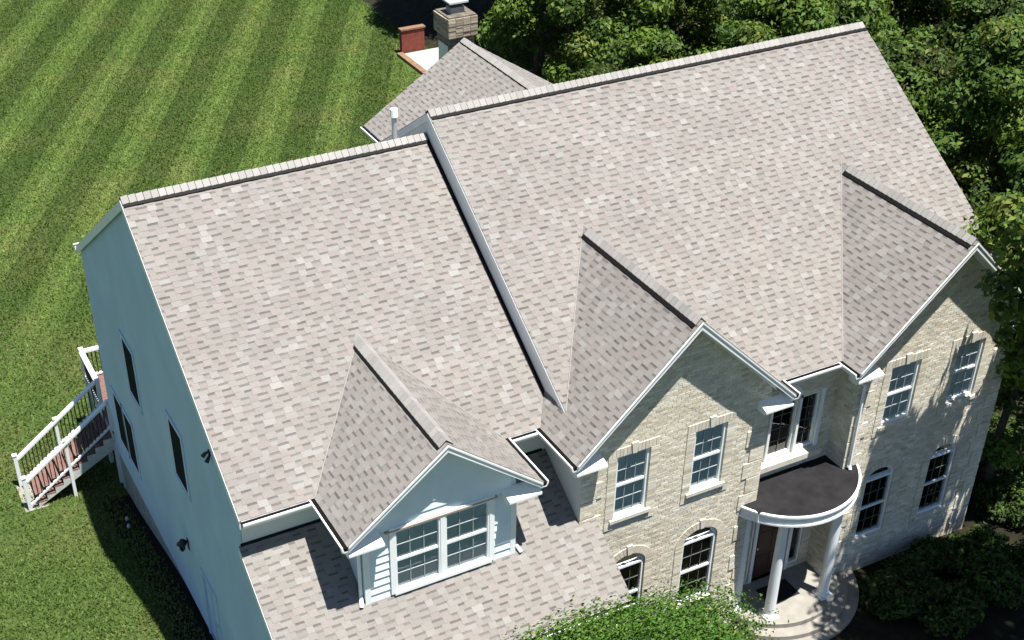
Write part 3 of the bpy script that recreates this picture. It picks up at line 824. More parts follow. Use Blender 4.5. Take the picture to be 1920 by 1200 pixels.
# ------------------------------------------------------------------ windows
def window(T, o, depth, cols=3, rows=2, split=2, back='blind', trim=0.0, name='window', frame=.055, sub=True, lite=True):
    """double hung window in an opening; T(u,z,d): d grows into the wall"""
    def bar(mb, u0, u1, z0, z1, d0, d1):
        P = [T(u, z, d) for d in (d0, d1) for z in (z0, z1) for u in (u0, u1)]
        mb.add(P, [(0, 1, 3, 2), (4, 6, 7, 5), (0, 4, 5, 1), (2, 3, 7, 6), (0, 2, 6, 4), (1, 5, 7, 3)])
    mb = MB(); f = frame
    bar(mb, o.u0, o.u0 + f, o.z0, o.z1, depth - .05, depth + .06); bar(mb, o.u1 - f, o.u1, o.z0, o.z1, depth - .05, depth + .06)
    bar(mb, o.u0 + f, o.u1 - f, o.z0, o.z0 + f, depth - .05, depth + .06); bar(mb, o.u0 + f, o.u1 - f, o.z1 - f, o.z1, depth - .05, depth + .06)
    w_ = mb.build(name, 'trim', house)
    u0, u1, z0, z1 = o.u0 + f, o.u1 - f, o.z0 + f, o.z1 - f
    sashes = [(z0, z1)] if split == 1 else [(z0, (z0 + z1) / 2), ((z0 + z1) / 2, z1)]
    if split == 2:
        mb = MB(); zc = (z0 + z1) / 2; bar(mb, u0, u1, zc - .028, zc + .028, depth - .03, depth + .03); mb.build('meeting_rail', 'trim', w_)
    for (a, b) in sashes:
        a2, b2 = a + .012, b - .012
        mb = MB(); mb.add([T(u0, a2, depth + .014), T(u1, a2, depth + .014), T(u1, b2, depth + .014), T(u0, b2, depth + .014)], [(0, 1, 2, 3) if T(1, 0, 0)[0] != T(0, 0, 0)[0] else (3, 2, 1, 0)]); mb.build('pane', 'glass', w_)
        if cols > 1 or rows > 1:
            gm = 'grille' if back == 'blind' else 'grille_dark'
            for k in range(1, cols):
                u = u0 + (u1 - u0) * k / cols; mb = MB(); bar(mb, u - .0065, u + .0065, a2, b2, depth - .004, depth + .010); mb.build('muntin', gm, w_)
            for k in range(1, rows):
                z = a2 + (b2 - a2) * k / rows; mb = MB(); bar(mb, u0, u1, z - .0065, z + .0065, depth - .006, depth + .008); mb.build('muntin', gm, w_)
    if o.arch > 0:
        n = 14; c = (o.u0 + o.u1) / 2; h = (o.u1 - o.u0) / 2
        mb = MB()
        for k in range(n):
            t0, t1 = math.pi * k / n, math.pi * (k + 1) / n
            P = []
            for t in (t0, t1):
                for (rr, ra) in ((h, o.arch), (h - f, o.arch - f)):
                    for d in (depth - .05, depth + .06): P.append(T(c - rr * math.cos(t), o.z1 + ra * math.sin(t), d))
            mb.add(P, [(0, 4, 5, 1), (2, 3, 7, 6), (0, 2, 6, 4), (1, 5, 7, 3)])
        mb.build('arch_frame', 'trim', w_)
        mb = MB()
        pts = [T(c - (h - f) * math.cos(math.pi * k / n), o.z1 + (o.arch - f) * math.sin(math.pi * k / n), depth + .014) for k in range(n + 1)]
        mb.add(pts, [tuple(range(n + 1))]); mb.build('arch_pane', 'glass', w_)
    if back == 'blind':
        mb = MB(); nb = 22
        for (a, b) in ((z0, z1),):
            for k in range(nb):
                z = a + (b - a) * k / nb
                P = [T(u0, z, depth + .022), T(u1, z, depth + .022), T(u1, z + (b - a) / nb * .93, depth + .045), T(u0, z + (b - a) / nb * .93, depth + .045)]
                mb.add(P, [(0, 1, 2, 3)])
        mb.build('blind', 'blind', w_)
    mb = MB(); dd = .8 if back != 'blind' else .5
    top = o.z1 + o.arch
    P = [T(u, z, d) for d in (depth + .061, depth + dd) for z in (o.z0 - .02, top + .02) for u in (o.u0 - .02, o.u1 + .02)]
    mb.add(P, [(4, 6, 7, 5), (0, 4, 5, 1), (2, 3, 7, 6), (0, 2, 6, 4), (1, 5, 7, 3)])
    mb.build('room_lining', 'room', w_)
    return w_

def brick_window(y, o, part_wall, dark=False, cols=3, key=True):
    T = Tf(y)
    w_ = window(T, o, .07, cols=cols, rows=2, back='room' if dark else 'blind')
    # stone sill
    MB().ext([(o.u0 - .10, y - .07, o.z0 - .10), (o.u0 - .10, y - .07, o.z0 - .015), (o.u0 - .10, y + .06, o.z0 + .004), (o.u0 - .10, y + .06, o.z0 - .10)], (o.u1 - o.u0 + .2, 0, 0)).build('sill', 'stone', w_)
    # raised brick surround
    random.seed(int(o.u0 * 100))
    col = (0.56, 0.51, 0.42)
    pr = .024
    for (a, b) in ((o.u0 - .215, o.u0 - .006), (o.u1 + .006, o.u1 + .215)):
        m_ = MB(); z = o.z0 - .28
        while z < o.z1 - .01:
            k = random.uniform(.86, 1.1); c = tuple(q * k for q in random.choices(BC, _bw)[0][0])
            zt = min(z + .066, o.z1 - .004)
            m_.box(a, b, y - pr - random.uniform(0, .004), y + .002, z, zt, c); z += .076
        m_.build('jamb_bricks', 'brick', w_)
    c0 = (o.u0 + o.u1) / 2
    if o.arch <= 0:
        n = 14; x0, x1 = o.u0 - .215, o.u1 + .215
        for k in range(n):
            a = x0 + (x1 - x0) * k / n; b = a + (x1 - x0) / n - .009
            kk = random.uniform(.88, 1.12); c = tuple(q * kk for q in col)
            MB().box(a, b, y - pr - random.uniform(0, .004), y + .002, o.z1 + .006, o.z1 + .215, c).build('soldier_brick', 'brick', w_)
        if key:
            MB().ext([(c0 - .05, y - .05, o.z1 + .004), (c0 + .05, y - .05, o.z1 + .004), (c0 + .085, y - .05, o.z1 + .28), (c0 - .085, y - .05, o.z1 + .28)], (0, .048, 0)).build('keystone', 'stone', w_)
    else:
        n = 17; h = (o.u1 - o.u0) / 2
        for k in range(n):
            t0 = math.pi * (k + .05) / n; t1 = math.pi * (k + .95) / n
            P = []
            for t, rr in ((t0, .01), (t1, .01), (t1, .215), (t0, .215)):
                P.append((c0 - (h + rr) * math.cos(t), y - pr - .002, o.z1 + (o.arch + rr) * math.sin(t)))
            kk = random.uniform(.88, 1.12)
            MB().ext(P, (0, pr, 0), tuple(q * kk for q in col)).build('arch_brick', 'brick', w_)
        MB().ext([(c0 - .045, y - .05, o.z1 + o.arch + .01), (c0 + .045, y - .05, o.z1 + o.arch + .01), (c0 + .075, y - .05, o.z1 + o.arch + .27), (c0 - .075, y - .05, o.z1 + o.arch + .27)], (0, .048, 0)).build('keystone', 'stone', w_)
    return w_
for o in (A_W1, A_W2, A_W3, A_W4): brick_window(YF, o, None)
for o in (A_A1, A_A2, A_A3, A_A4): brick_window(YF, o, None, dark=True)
# entry window: arched middle and two side lights, joined by white posts
for o, cols in ((A_EC, 2), (A_ES, 2), (A_EL, 2)): window(Tf(YN), o, .07, cols=cols, rows=4, split=1, back='room', frame=.05)
MB().box(11.78, 13.92, YN - .22, YN + .03, 2.80, 2.95).build('entry_window_sill', 'stone', house)
for x0, x1 in ((12.345, 12.415), (13.165, 13.235), (13.805, 13.90)):
    MB().box(x0, x1, YN - .05, YN + .02, 2.951, 4.60).build('window_post', 'trim', house)
mb = MB(); n = 14; c0 = 12.79
for k in range(n):
    t0, t1 = math.pi * k / n, math.pi * (k + 1) / n; P = []
    for t in (t0, t1):
        for rr, ra in ((.37, .37), (.45, .46)):
            for y in (YN - .05, YN + .01): P.append((c0 - rr * math.cos(t), y, 4.52 + ra * math.sin(t)))
    mb.add(P, [(0, 1, 5, 4), (2, 6, 7, 3), (0, 4, 6, 2)])
mb.build('arch_trim', 'trim', house)
# dormer pair
zc = A_DW
ow = (zc.u0 + zc.u1) / 2
dw_l = Opening(zc.u0, ow - .055, zc.z0, zc.z1); dw_r = Opening(ow + .055, zc.u1, zc.z0, zc.z1)
window(Tf(DY), dw_l, .0, cols=3, rows=2, frame=.034); window(Tf(DY), dw_r, .0, cols=3, rows=2, frame=.034)
for (a, b, c, d) in ((ow - .054, ow + .054, zc.z0, zc.z1), (zc.u0 - .115, zc.u0 - .002, zc.z0 - .06, zc.z1), (zc.u1 + .002, zc.u1 + .115, zc.z0 - .06, zc.z1)):
    MB().box(a, b, DY - .065, DY + .05, c, d).build('window_casing', 'trim', house)
MB().box(zc.u0 - .115, zc.u1 + .115, DY - .067, DY - .03, zc.z1 + .002, zc.z1 + .10).build('window_casing', 'trim', house)
MB().box(zc.u0 - .05, zc.u1 + .05, DY - .10, DY + .02, zc.z0 - .075, zc.z0 - .002).build('sill', 'trim', house)
# end wall windows
for o in (A_L1, A_L2, A_L3, A_L4):
    T = Tl(XW)
    w_ = window(T, o, .03, cols=1, rows=1, back='room', frame=.05)
    MB().box(XW - .012, XW - .006, o.u0 + .03, o.u1 - .03, o.z0 + .03, o.z1 - .03).build('insect_screen', 'screen', w_)
    MB().box(XW - .025, XW - .002, o.u0 - .09, o.u0, o.z0 - .08, o.z1 + .09).build('casing', 'siding_sky_shade', w_)
    MB().box(XW - .025, XW - .002, o.u1, o.u1 + .09, o.z0 - .08, o.z1 + .09).build('casing', 'siding_sky_shade', w_)
    MB().box(XW - .026, XW - .002, o.u0, o.u1, o.z1, o.z1 + .09).build('casing', 'siding_sky_shade', w_)
    MB().box(XW - .04, XW - .002, o.u0, o.u1, o.z0 - .08, o.z0).build('casing', 'siding_sky_shade', w_)
mb = MB(); mb.box(XW + .04, XW + .08, A_SD.u0, A_SD.u1, A_SD.z0, A_SD.z1)
sd = mb.build('side_door', 'siding_sky_shade', house)
for z0, z1 in ((-1.0, -.35), (-.2, .65)):
    for y0 in (A_SD.u0 + .12, A_SD.u0 + .52): MB().box(XW + .025, XW + .039, y0, y0 + .3, z0, z1).build('door_panel', 'siding_sky_shade', sd)
MB().tube([(XW + .04, 3.27, -.15), (XW - .03, 3.27, -.15)], .03).build('door_knob', 'galv', sd)
for (a, b, c, d) in ((A_SD.u0 - .09, A_SD.u0, -1.15, A_SD.z1 + .09), (A_SD.u1, A_SD.u1 + .09, -1.15, A_SD.z1 + .09), (A_SD.u0, A_SD.u1, A_SD.z1, A_SD.z1 + .09)):
    MB().box(XW - .022, XW - .002, a, b, c, d).build('door_casing', 'siding_sky_shade', sd)

# quoins
def quoins(part, x, sgn, y, z0, z1):
    z = z0; k = 0; hq = .455
    while z < z1 - .1:
        wq = .52 if k % 2 == 0 else .38
        zt = min(z + hq - .03, z1)
        a, b = (x - .012, x + wq) if sgn > 0 else (x - wq, x + .012)
        random.seed(int(x * 31 + k))
        m_ = MB(); zz = z; r = 0
        while zz < zt - .02:
            u = a; first = True
            zt2 = min(zz + .068, zt)
            cut = .10 if r % 2 else .2
            while u < b - .01:
                e = min(u + cut, b); cut = .2
                kk = random.uniform(.92, 1.1); c = tuple(q * kk for q in random.choices(BC, _bw)[0][0])
                m_.box(u + .003, e - .003, y - .031, y + .004, zz, zt2 - .004, c); u = e
            zz += .075; r += 1
        m_.box(a + .004, b - .004, y - .026, y + .006, z + .001, zt - .006, (.5, .47, .40))
        m_.build('quoin', 'brick', part)
        z += hq; k += 1
quoins(center_wall, CX0, 1, YF, -1.3, 5.1); quoins(center_wall, CX1, -1, YF, -1.3, 5.1)
quoins(right_wall, RX0, 1, YF, -1.3, 5.1); quoins(right_wall, RX1, -1, YF, -1.3, 5.1)

bricks.sort(key=lambda p: -p[0])
for sc, part, vs, fs, cs in bricks[:240]:
    mb = MB(); mb.v = vs; mb.f = fs; mb.c = cs; mb.build('brick', 'brick', part)
mb = MB()
for sc, part, vs, fs, cs in bricks[240:]:
    o = len(mb.v); mb.v += vs; mb.f += [tuple(i + o for i in f) for f in fs]; mb.c += cs
mb.build('bricks', 'brick', house, kind='stuff')

# ------------------------------------------------------------------ entry porch
PX, PY = 13.05, -0.45
def disc(R, z0, z1, a0=math.pi, a1=2 * math.pi, n=28, yb=None, rin=None):
    pts = [(PX + R * math.cos(a0 + (a1 - a0) * k / n), PY + R * math.sin(a0 + (a1 - a0) * k / n)) for k in range(n + 1)]
    if rin:
        pts += [(PX + rin * math.cos(a1 - (a1 - a0) * k / n), PY + rin * math.sin(a1 - (a1 - a0) * k / n)) for k in range(n + 1)]
        mb = MB(); N = len(pts)
        for k in range(n):
            q = [pts[k], pts[k + 1], pts[N - 2 - k], pts[N - 1 - k]]
            vs = [(x, y, z0) for x, y in q] + [(x, y, z1) for x, y in q]
            mb.add(vs, [(3, 2, 1, 0), (4, 5, 6, 7), (0, 1, 5, 4), (2, 3, 7, 6)])
        return mb
    mb = MB(); mb.ext([(x, y, z0) for x, y in pts], (0, 0, z1 - z0)); return mb
porch_floor = disc(1.85, -1.6, -.93).build('porch_floor', 'concrete', house)
for k, (R, zt) in enumerate(((2.14, -1.06), (2.42, -1.19))):
    disc(R, -1.6, zt, rin=1.8 if k == 0 else 2.08).build('porch_step', 'concrete', porch_floor)
MB().ext([(PX - .55, YN - .9, -.926), (PX + .35, YN - .9, -.926), (PX + .35, YN - .3, -.926), (PX - .55, YN - .3, -.926)], (0, 0, .012)).build('door_mat', 'mat', porch_floor)
def column(x, y):
    mb = MB(); mb.smooth = False
    prof = [(-.93, .17), (-.88, .17)]
    MBc = MB(); MBc.box(x - .18, x + .18, y - .18, y + .18, -.93, -.87)
    zs = [-.87, -.83, -.80, -.78, .2, 1.3, 2.00, 2.03, 2.06, 2.10]
    rs = [.165, .165, .15, .135, .13, .122, .112, .125, .14, .15]
    MBc.tube([(x, y, z) for z in zs], rs, 18)
    MBc.box(x - .16, x + .16, y - .16, y + .16, 2.10, 2.148)
    MBc.build('column', 'trim', house)
for a in (206, 238, 302, 334):
    t = math.radians(a); column(PX + 1.56 * math.cos(t), PY + 1.56 * math.sin(t))
porch_roof = disc(1.84, 2.44, 2.47).build('porch_roof', 'membrane', house)
disc(1.86, 2.16, 2.45, rin=1.42).build('entablature', 'trim', porch_roof)
disc(1.90, 2.40, 2.448, rin=1.862).build('cornice', 'trim', porch_roof)
disc(1.885, 2.15, 2.20, rin=1.862).build('lower_moulding', 'trim', porch_roof)
disc(1.43, 2.28, 2.30).build('porch_ceiling', 'trim', porch_roof)
mb = MB(); mb.ext([(CX1 - .2, YF - .02, 2.16), (CX1 - .2, -1.62, 2.16), (CX1 + .1, -1.62, 2.16), (CX1 + .1, YF - .02, 2.16)], (0, 0, .27)); mb.build('entablature_return', 'trim', porch_roof)
MB().box(CX1 - .21, CX1 + .1, -1.63, YF - .02, 2.432, 2.466).build('roof_return', 'membrane', porch_roof)
# front door and side lights
door = MB().box(A_DR.u0 + .02, A_DR.u1 - .02, YN + .08, YN + .13, -.92, 1.28).build('front_door', 'door', house)
for z0, z1 in ((-.75, -.2), (-.05, .55), (.68, 1.15)):
    for x0 in (A_DR.u0 + .13, A_DR.u0 + .55): MB().box(x0, x0 + .30, YN + .066, YN + .079, z0, z1).build('door_panel', 'door', door)
MB().tube([(A_DR.u0 + .10, YN + .02, .1), (A_DR.u0 + .10, YN + .08, .1)], .03).build('door_knob', 'galv', door)
for o in (A_DS, A_DL): window(Tf(YN), o, .07, cols=1, rows=4, split=1, back='room', frame=.05)
for x0, x1 in ((12.45, 12.545), (13.555, 13.655)): MB().box(x0, x1, YN - .03, YN + .02, -.92, 1.42).build('door_post', 'trim', door)

# downspouts
def spout(part, pts, name='downspout'):
    mb = MB(); mb.tube(pts, .042, 6); return mb.build(name, 'gutter', part)
spout(house, [(XR - WR - .06, -1.42, ZE - .14), (XR - WR - .04, -1.40, ZE - .3), (RX0 + .12, YF - .10, ZE - .62), (RX0 + .12, YF - .10, 2.6), (RX0 + .12, YF - .16, 2.5)])
spout(house, [(XD - WD - .07, YD + .12, ZE - .13), (XD - WD - .06, YD + .14, ZE - .25), (XD - DW - .05, DY + .10, ZE - .5), (XD - DW - .05, DY + .10, zp(DY + .1) + .12), (XD - DW - .12, DY - .08, zp(DY - .08) + .07)])
spout(house, [(XD + WD + .07, YD + .12, ZE - .13), (XD + WD + .06, YD + .14, ZE - .25), (XD + DW + .05, DY + .10, ZE - .5), (XD + DW + .05, DY + .10, zp(DY + .1) + .12), (XD + DW + .12, DY - .08, zp(DY - .08) + .07)])
# flashing along the roof step, black to include its shadow, and round the dormer
MB().ext([(XG1 - .10, .35, zg(.35) + .022), (XG1 - .10, YG - .1, zg(YG - .1) + .022), (XG1 - .006, YG - .1, zg(YG - .1) + .03), (XG1 - .006, .35, zg(.35) + .03)], (0, 0, -.01)).build('step_flashing_shadow', 'vent', garage_roof)
MB().box(.02, CX0 - .1, .262, .298, zp(.28) - .02, zp(.28) + .05).build('wall_flashing', 'vent', front_roof)

# vent pipe on the rear slope behind the garage ridge
mb = MB(); mb.tube([(6.60, 6.95, 8.8), (6.60, 6.95, 9.86)], .062, 14); mb.build('vent_pipe', 'galv', garage_roof)
mb = MB(); mb.tube([(6.60, 6.95, 9.80), (6.60, 6.95, 9.98)], [.10, .085], 14); mb.build('vent_cap', 'gutter', garage_roof)

# chimney
cx0, cx1, cy0, cy1, ct = 12.57, 13.57, 16.10, 17.10, 8.20
chim = MB().box(cx0 + .1, cx1 - .1, cy0 + .1, cy1 - .1, -3.2, ct - .06).build('chimney', 'siding_grey', house)
random.seed(9)
z = 7.02; r = 0
while z < ct - .03:
    off = .0 if z > 7.55 else .075
    tone = (0.32, 0.275, 0.205) if z > 7.55 else (0.22, 0.18, 0.14)  # darker tone below the corbel paints its shadow
    x0, x1, y0, y1 = cx0 + off, cx1 - off, cy0 + off, cy1 - off
    h = .075
    nb = 4
    for k in range(nb):
        a = x0 + (x1 - x0) * k / nb; b = x0 + (x1 - x0) * (k + 1) / nb
        kk = random.uniform(.72, 1.15); c = tuple(q * kk for q in tone)
        e = random.uniform(0, .02)
        MB().box(a + .006, b - .006, y0 - e, y0 + .14, z, z + h - .014, c).build('brick', 'brick', chim)
    for k in range(nb):
        a = y0 + .145 + (y1 - y0 - .145) * k / nb; b = y0 + .145 + (y1 - y0 - .145) * (k + 1) / nb
        kk = random.uniform(.72, 1.1); c = tuple(q * kk for q in tone)
        m_ = MB(); m_.box(x0 - random.uniform(0, .02), x0 + .14, a + .004, b - .004, z, z + h - .014, c)
        if z > 7.3: m_.build('brick', 'brick', chim)
    z += h; r += 1
MB().box(cx0 + .03, cx1 - .03, cy0 + .03, cy1 - .03, ct - .02, ct + .05).build('chimney_crown', 'sooty', chim)
MB().box(cx0 + .25, cx1 - .3, cy0 + .3, cy1 - .35, ct + .05, ct + .24).build('flue', 'foundation', chim)
MB().box(cx0 + .29, cx1 - .34, cy0 + .34, cy1 - .39, ct + .24, ct + .38).build('flue_screen', 'black', chim)
MB().ext([(cx0 + .16, cy0 + .22, ct + .38), (cx1 - .2, cy0 + .22, ct + .38), (cx1 - .2, cy1 - .26, ct + .38), (cx0 + .16, cy1 - .26, ct + .38)], (0, 0, .05)).build('chimney_cap', 'galv', chim)

# wall lamp and flood light on the end wall
lamp = MB()
lx, ly, lz = XW - .16, 5.10, .95
lamp.tube([(XW, ly, lz + .05), (XW - .10, ly, lz + .16), (lx, ly, lz + .20)], .018, 6)
lamp.box(XW - .02, XW, ly - .06, ly + .06, lz - .16, lz + .14)
lamp.build('wall_lamp_bracket', 'black', house)
mb = MB(); mb.tube([(lx, ly, lz + .20), (lx, ly, lz + .12), (lx, ly, lz + .06), (lx, ly, lz + .05)], [.02, .07, .13, .02], 8); mb.tube([(lx, ly, lz - .18), (lx, ly, lz - .12), (lx, ly, lz - .10)], [.02, .06, .07], 8)
for k in range(4):
    t = math.pi / 4 + k * math.pi / 2
    mb.tube([(lx + .06 * math.cos(t), ly + .06 * math.sin(t), lz - .11), (lx + .10 * math.cos(t), ly + .10 * math.sin(t), lz + .06)], .010, 5)
mb.build('wall_lamp', 'black', house)
mb = MB(); mb.tube([(lx, ly, lz - .10), (lx, ly, lz + .05)], [.055, .085], 8); mb.build('wall_lamp_glass', 'glass', house)
mb = MB(); mb.box(XW - .03, XW, 1.84, 1.94, 5.78, 5.88)
for dy in (-.09, .09): mb.tube([(XW - .02, 1.89 + dy * .5, 5.82), (XW - .06, 1.89 + dy, 5.78), (XW - .12, 1.89 + dy * 1.3, 5.70)], [.02, .035, .05], 8)
mb.build('flood_light', 'black', house)

# ------------------------------------------------------------------ rear deck with its staircase
deck = thing('deck', 'white railed rear deck with red brown boards and steps down to the lawn', 'deck', loc=(0, 0, 0))
DZ = -.70
for k in range(22):
    y = 12.60 + k * .145
    MB().box(.06, 6.6, y, y + .138, DZ - .035, DZ).build('deck_board', 'deckboard', deck)
MB().box(.05, .10, 12.6, 15.8, DZ - .28, DZ - .036).build('rim_board', 'stringer', deck)
MB().box(.05, 6.6, 15.80, 15.85, DZ - .28, DZ - .001).build('rim_board', 'stringer', deck)
def post(x, y, z0, z1, s=.055, name='post'): 
    mb = MB(); mb.box(x - s, x + s, y - s, y + s, z0, z1); mb.box(x - s * 1.25, x + s * 1.25, y - s * 1.25, y + s * 1.25, z1, z1 + .03); return mb.build(name, 'rail', deck)
def railing(a, b, h0=.10, h1=.98, nb=None, step=.115):
    a = Vector(a); b = Vector(b); d = b - a; L = math.hypot(d.x, d.y); s = Vector((d.y, -d.x, 0)).normalized() * .05
    for hh, tk, ww in ((h1, .07, .075), (h0, .06, .035)):
        sv = s.normalized() * ww
        mb = MB(); mb.ext([a + sv + Vector((0, 0, hh)), a - sv + Vector((0, 0, hh)), a - sv + Vector((0, 0, hh - tk)), a + sv + Vector((0, 0, hh - tk))], d)
        mb.build('handrail' if hh == h1 else 'bottom_rail', 'rail', deck)
    n = int(L / step)
    for k in range(1, n):
        p = a + d * (k / n)
        MB().box(p.x - .014, p.x + .014, p.y - .014, p.y + .014, p.z + h0, p.z + h1 - .05).build('baluster', 'black', deck)
post(.09, 15.75, -2.7, DZ + 1.04); post(.09, 13.90, -2.7, DZ + 1.04); post(.09, 12.78, -2.7, DZ + 1.0)
post(2.3, 15.75, -2.7, DZ + 1.04); post(4.6, 15.75, -2.7, DZ + 1.04)
railing((.09, 15.70, DZ), (.09, 13.96, DZ)); railing((.14, 15.75, DZ), (2.25, 15.75, DZ)); railing((2.36, 15.75, DZ), (4.54, 15.75, DZ))
SX0, SX1 = .02, -2.58; SZ1 = gz(-2.6, 13) ; nst = 10
rise = (DZ - SZ1) / nst; run = (SX0 - SX1) / nst
for k in range(1, nst):
    z = DZ - rise * k; x = SX0 - run * (k - 1)
    for q in (0, 1):
        MB().box(x - run * (q + 1) / 2 - .012, x - run * q / 2 - .006, 12.72, 13.95, z - .035, z).build('tread', 'deckboard', deck)
for y in (12.74, 13.92):
    mb = MB()
    top = [(SX0, y - .02, DZ - rise + .0)]
    poly = [(SX0 + .02, y - .02, DZ - .04)]
    for k in range(1, nst):
        z = DZ - rise * k - .036; x = SX0 - run * (k - 1)
        poly += [(x, y - .02, z), (x - run, y - .02, z)]
    poly += [(SX1 + run * .9, y - .02, SZ1 + .0), (SX0 + .02, y - .02, DZ - .62)]
    mb.ext(poly, (0, .04, 0)); mb.build('stringer', 'stringer', deck)
    a = Vector((SX1, y, SZ1 + .0)); b = Vector((SX0 - .02, y, DZ + .02))
    post(SX1, y, SZ1 - .1, SZ1 + 1.14)
    mx_ = (SX1 + SX0) / 2; mz = (SZ1 + DZ) / 2
    post(mx_, y, SZ1 - .1 if y < 13 else mz - .2, mz + 1.06, .045)
    railing((SX1 + .06, y, SZ1 + .06), (SX0 + .0, y, DZ + .04), .14, .98)
MB().box(SX1 - .15, SX1 + .5, 12.65, 14.0, SZ1 - .2, SZ1 + .02).build('landing_pad', 'concrete', deck)

# dark bark strip along the end wall, added to deepen the house's cast shadow
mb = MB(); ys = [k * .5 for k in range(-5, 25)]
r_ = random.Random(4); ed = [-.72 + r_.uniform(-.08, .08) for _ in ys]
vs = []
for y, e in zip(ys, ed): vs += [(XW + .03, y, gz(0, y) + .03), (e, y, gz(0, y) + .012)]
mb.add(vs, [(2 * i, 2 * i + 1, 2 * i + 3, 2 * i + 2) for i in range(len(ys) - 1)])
M['shadow_mulch'] = plain('shadow_dark_mulch', (0.016, 0.012, 0.009), .95, .1, noise=.5, scale=12, bump=.8, bscale=30)
mb.build('shadow_mulch_strip', 'shadow_mulch', kind='structure')
for k, (x, y, lab) in enumerate(((-.36, 10.45, 'small pale garden light in the dark strip by the end wall, the one nearer the steps'), (-.43, 9.98, 'small pale garden light in the dark strip by the end wall, the one farther from the steps'))):
    t = thing('garden_light', lab, 'garden light', 'garden lights along the end wall', (x, y, gz(x, y)))
    mb = MB(); mb.tube([(0, 0, -.1), (0, 0, .12)], .012, 6); mb.build('stake', 'black', t)
    mb = MB(); mb.smooth = True; mb.tube([(0, 0, .12), (0, 0, .13), (0, 0, .19), (0, 0, .235), (0, 0, .25)], [.02, .04, .05, .035, .008], 12); mb.build('globe', 'stringer', t)

# ------------------------------------------------------------------ garden wall, pad behind the house
gy = -2.6
pw = thing('garden_wall', 'short brick red masonry wall standing on the lawn left of the chimney', 'garden wall')
mb = MB(); mb.box(21.95, 23.20, 40.15, 40.40, gy - .1, gy + 1.18); mb.build('panel', 'redwall', pw)
mb = MB(); mb.box(21.90, 23.25, 40.10, 40.45, gy + 1.18, gy + 1.26); mb.build('coping', 'timber', pw)
pt_ = thing('patio', 'white concrete patio slab with brown edging beyond the rear wing', 'patio')
for i, (x0, y0) in enumerate(((21.95, 38.55), (23.25, 38.55), (21.95, 37.05), (23.25, 37.05), (21.95, 35.55), (23.25, 35.55))):
    MB().box(x0, x0 + 1.29, y0, y0 + 1.49, gy - .1, gy + .06).build('slab', 'concrete' if 0 else plain('pale_slab', (0.36, 0.35, 0.33), .9, .2, noise=.06), pt_)
for x0, x1, y0, y1 in ((21.62, 21.93, 35.3, 40.05),): MB().box(x0, x1, y0, y1, gy - .1, gy + .16).build('edging', 'timber', pt_)

# ------------------------------------------------------------------ foliage
def leaf_mesh(name, lobes, n, size, cols, seed, shell=.55, upbias=.5):
    r = np.random.default_rng(seed)
    lobes = np.array(lobes, float)          # cx cy cz rx ry rz
    wgt = (lobes[:, 3] * lobes[:, 4] * lobes[:, 5]) ** (2 / 3); wgt /= wgt.sum()
    li = r.choice(len(lobes), n, p=wgt)
    d = r.normal(size=(n, 3)); d /= np.linalg.norm(d, axis=1)[:, None]
    rad = shell + (1 - shell) * r.random(n) ** .6
    rad *= 1 + .10 * r.normal(size=n)
    L = lobes[li]
    P = L[:, :3] + d * L[:, 3:6] * rad[:, None]
    nrm = d + r.normal(size=(n, 3)) * .65; nrm[:, 2] += upbias
    nrm /= np.linalg.norm(nrm, axis=1)[:, None]
    t = r.normal(size=(n, 3)); t -= (t * nrm).sum(1)[:, None] * nrm; t /= np.linalg.norm(t, axis=1)[:, None]
    b = np.cross(nrm, t)
    ln = size * r.uniform(.6, 1.35, n)[:, None]; wd = ln * r.uniform(.42, .62, n)[:, None]
    v0 = P - t * ln * .5; v2 = P + t * ln * .5 - nrm * ln * .12
    v1 = P + b * wd * .5 + nrm * wd * .15; v3 = P - b * wd * .5 + nrm * wd * .15
    V = np.stack([v0, v1, v2, v3], 1).reshape(-1, 3).astype(np.float32)
    me = bpy.data.meshes.new(name)
    me.vertices.add(4 * n); me.vertices.foreach_set('co', V.ravel())
    me.loops.add(4 * n); me.loops.foreach_set('vertex_index', np.arange(4 * n, dtype=np.int32))
    me.polygons.add(n); me.polygons.foreach_set('loop_start', np.arange(0, 4 * n, 4, dtype=np.int32))
    me.polygons.foreach_set('loop_total', np.full(n, 4, np.int32))
    me.update(calc_edges=True); me.validate()
    cols = np.array(cols, float)
    ltone = r.choice(len(cols), len(lobes))
    ci = np.where(r.random(n) < .55, ltone[li], r.choice(len(cols), n))
    c = cols[ci] * r.uniform(.75, 1.25, n)[:, None]
    C4 = np.ones((n, 4, 4), np.float32); C4[:, :, :3] = c[:, None, :]
    at = me.color_attributes.new('col', 'FLOAT_COLOR', 'CORNER'); at.data.foreach_set('color', C4.ravel())
    me.materials.append(M['leaf'])
    return me

GREEN = [(0.060, 0.110, 0.022), (0.080, 0.140, 0.025), (0.045, 0.085, 0.018), (0.112, 0.172, 0.030), (0.066, 0.104, 0.030), (0.130, 0.160, 0.036)]
BRIGHT = [(0.075, 0.150, 0.018), (0.100, 0.175, 0.022), (0.060, 0.120, 0.016), (0.120, 0.170, 0.030)]
DARK = [(0.026, 0.048, 0.013), (0.034, 0.058, 0.016), (0.042, 0.066, 0.018), (0.05, 0.06, 0.02)]

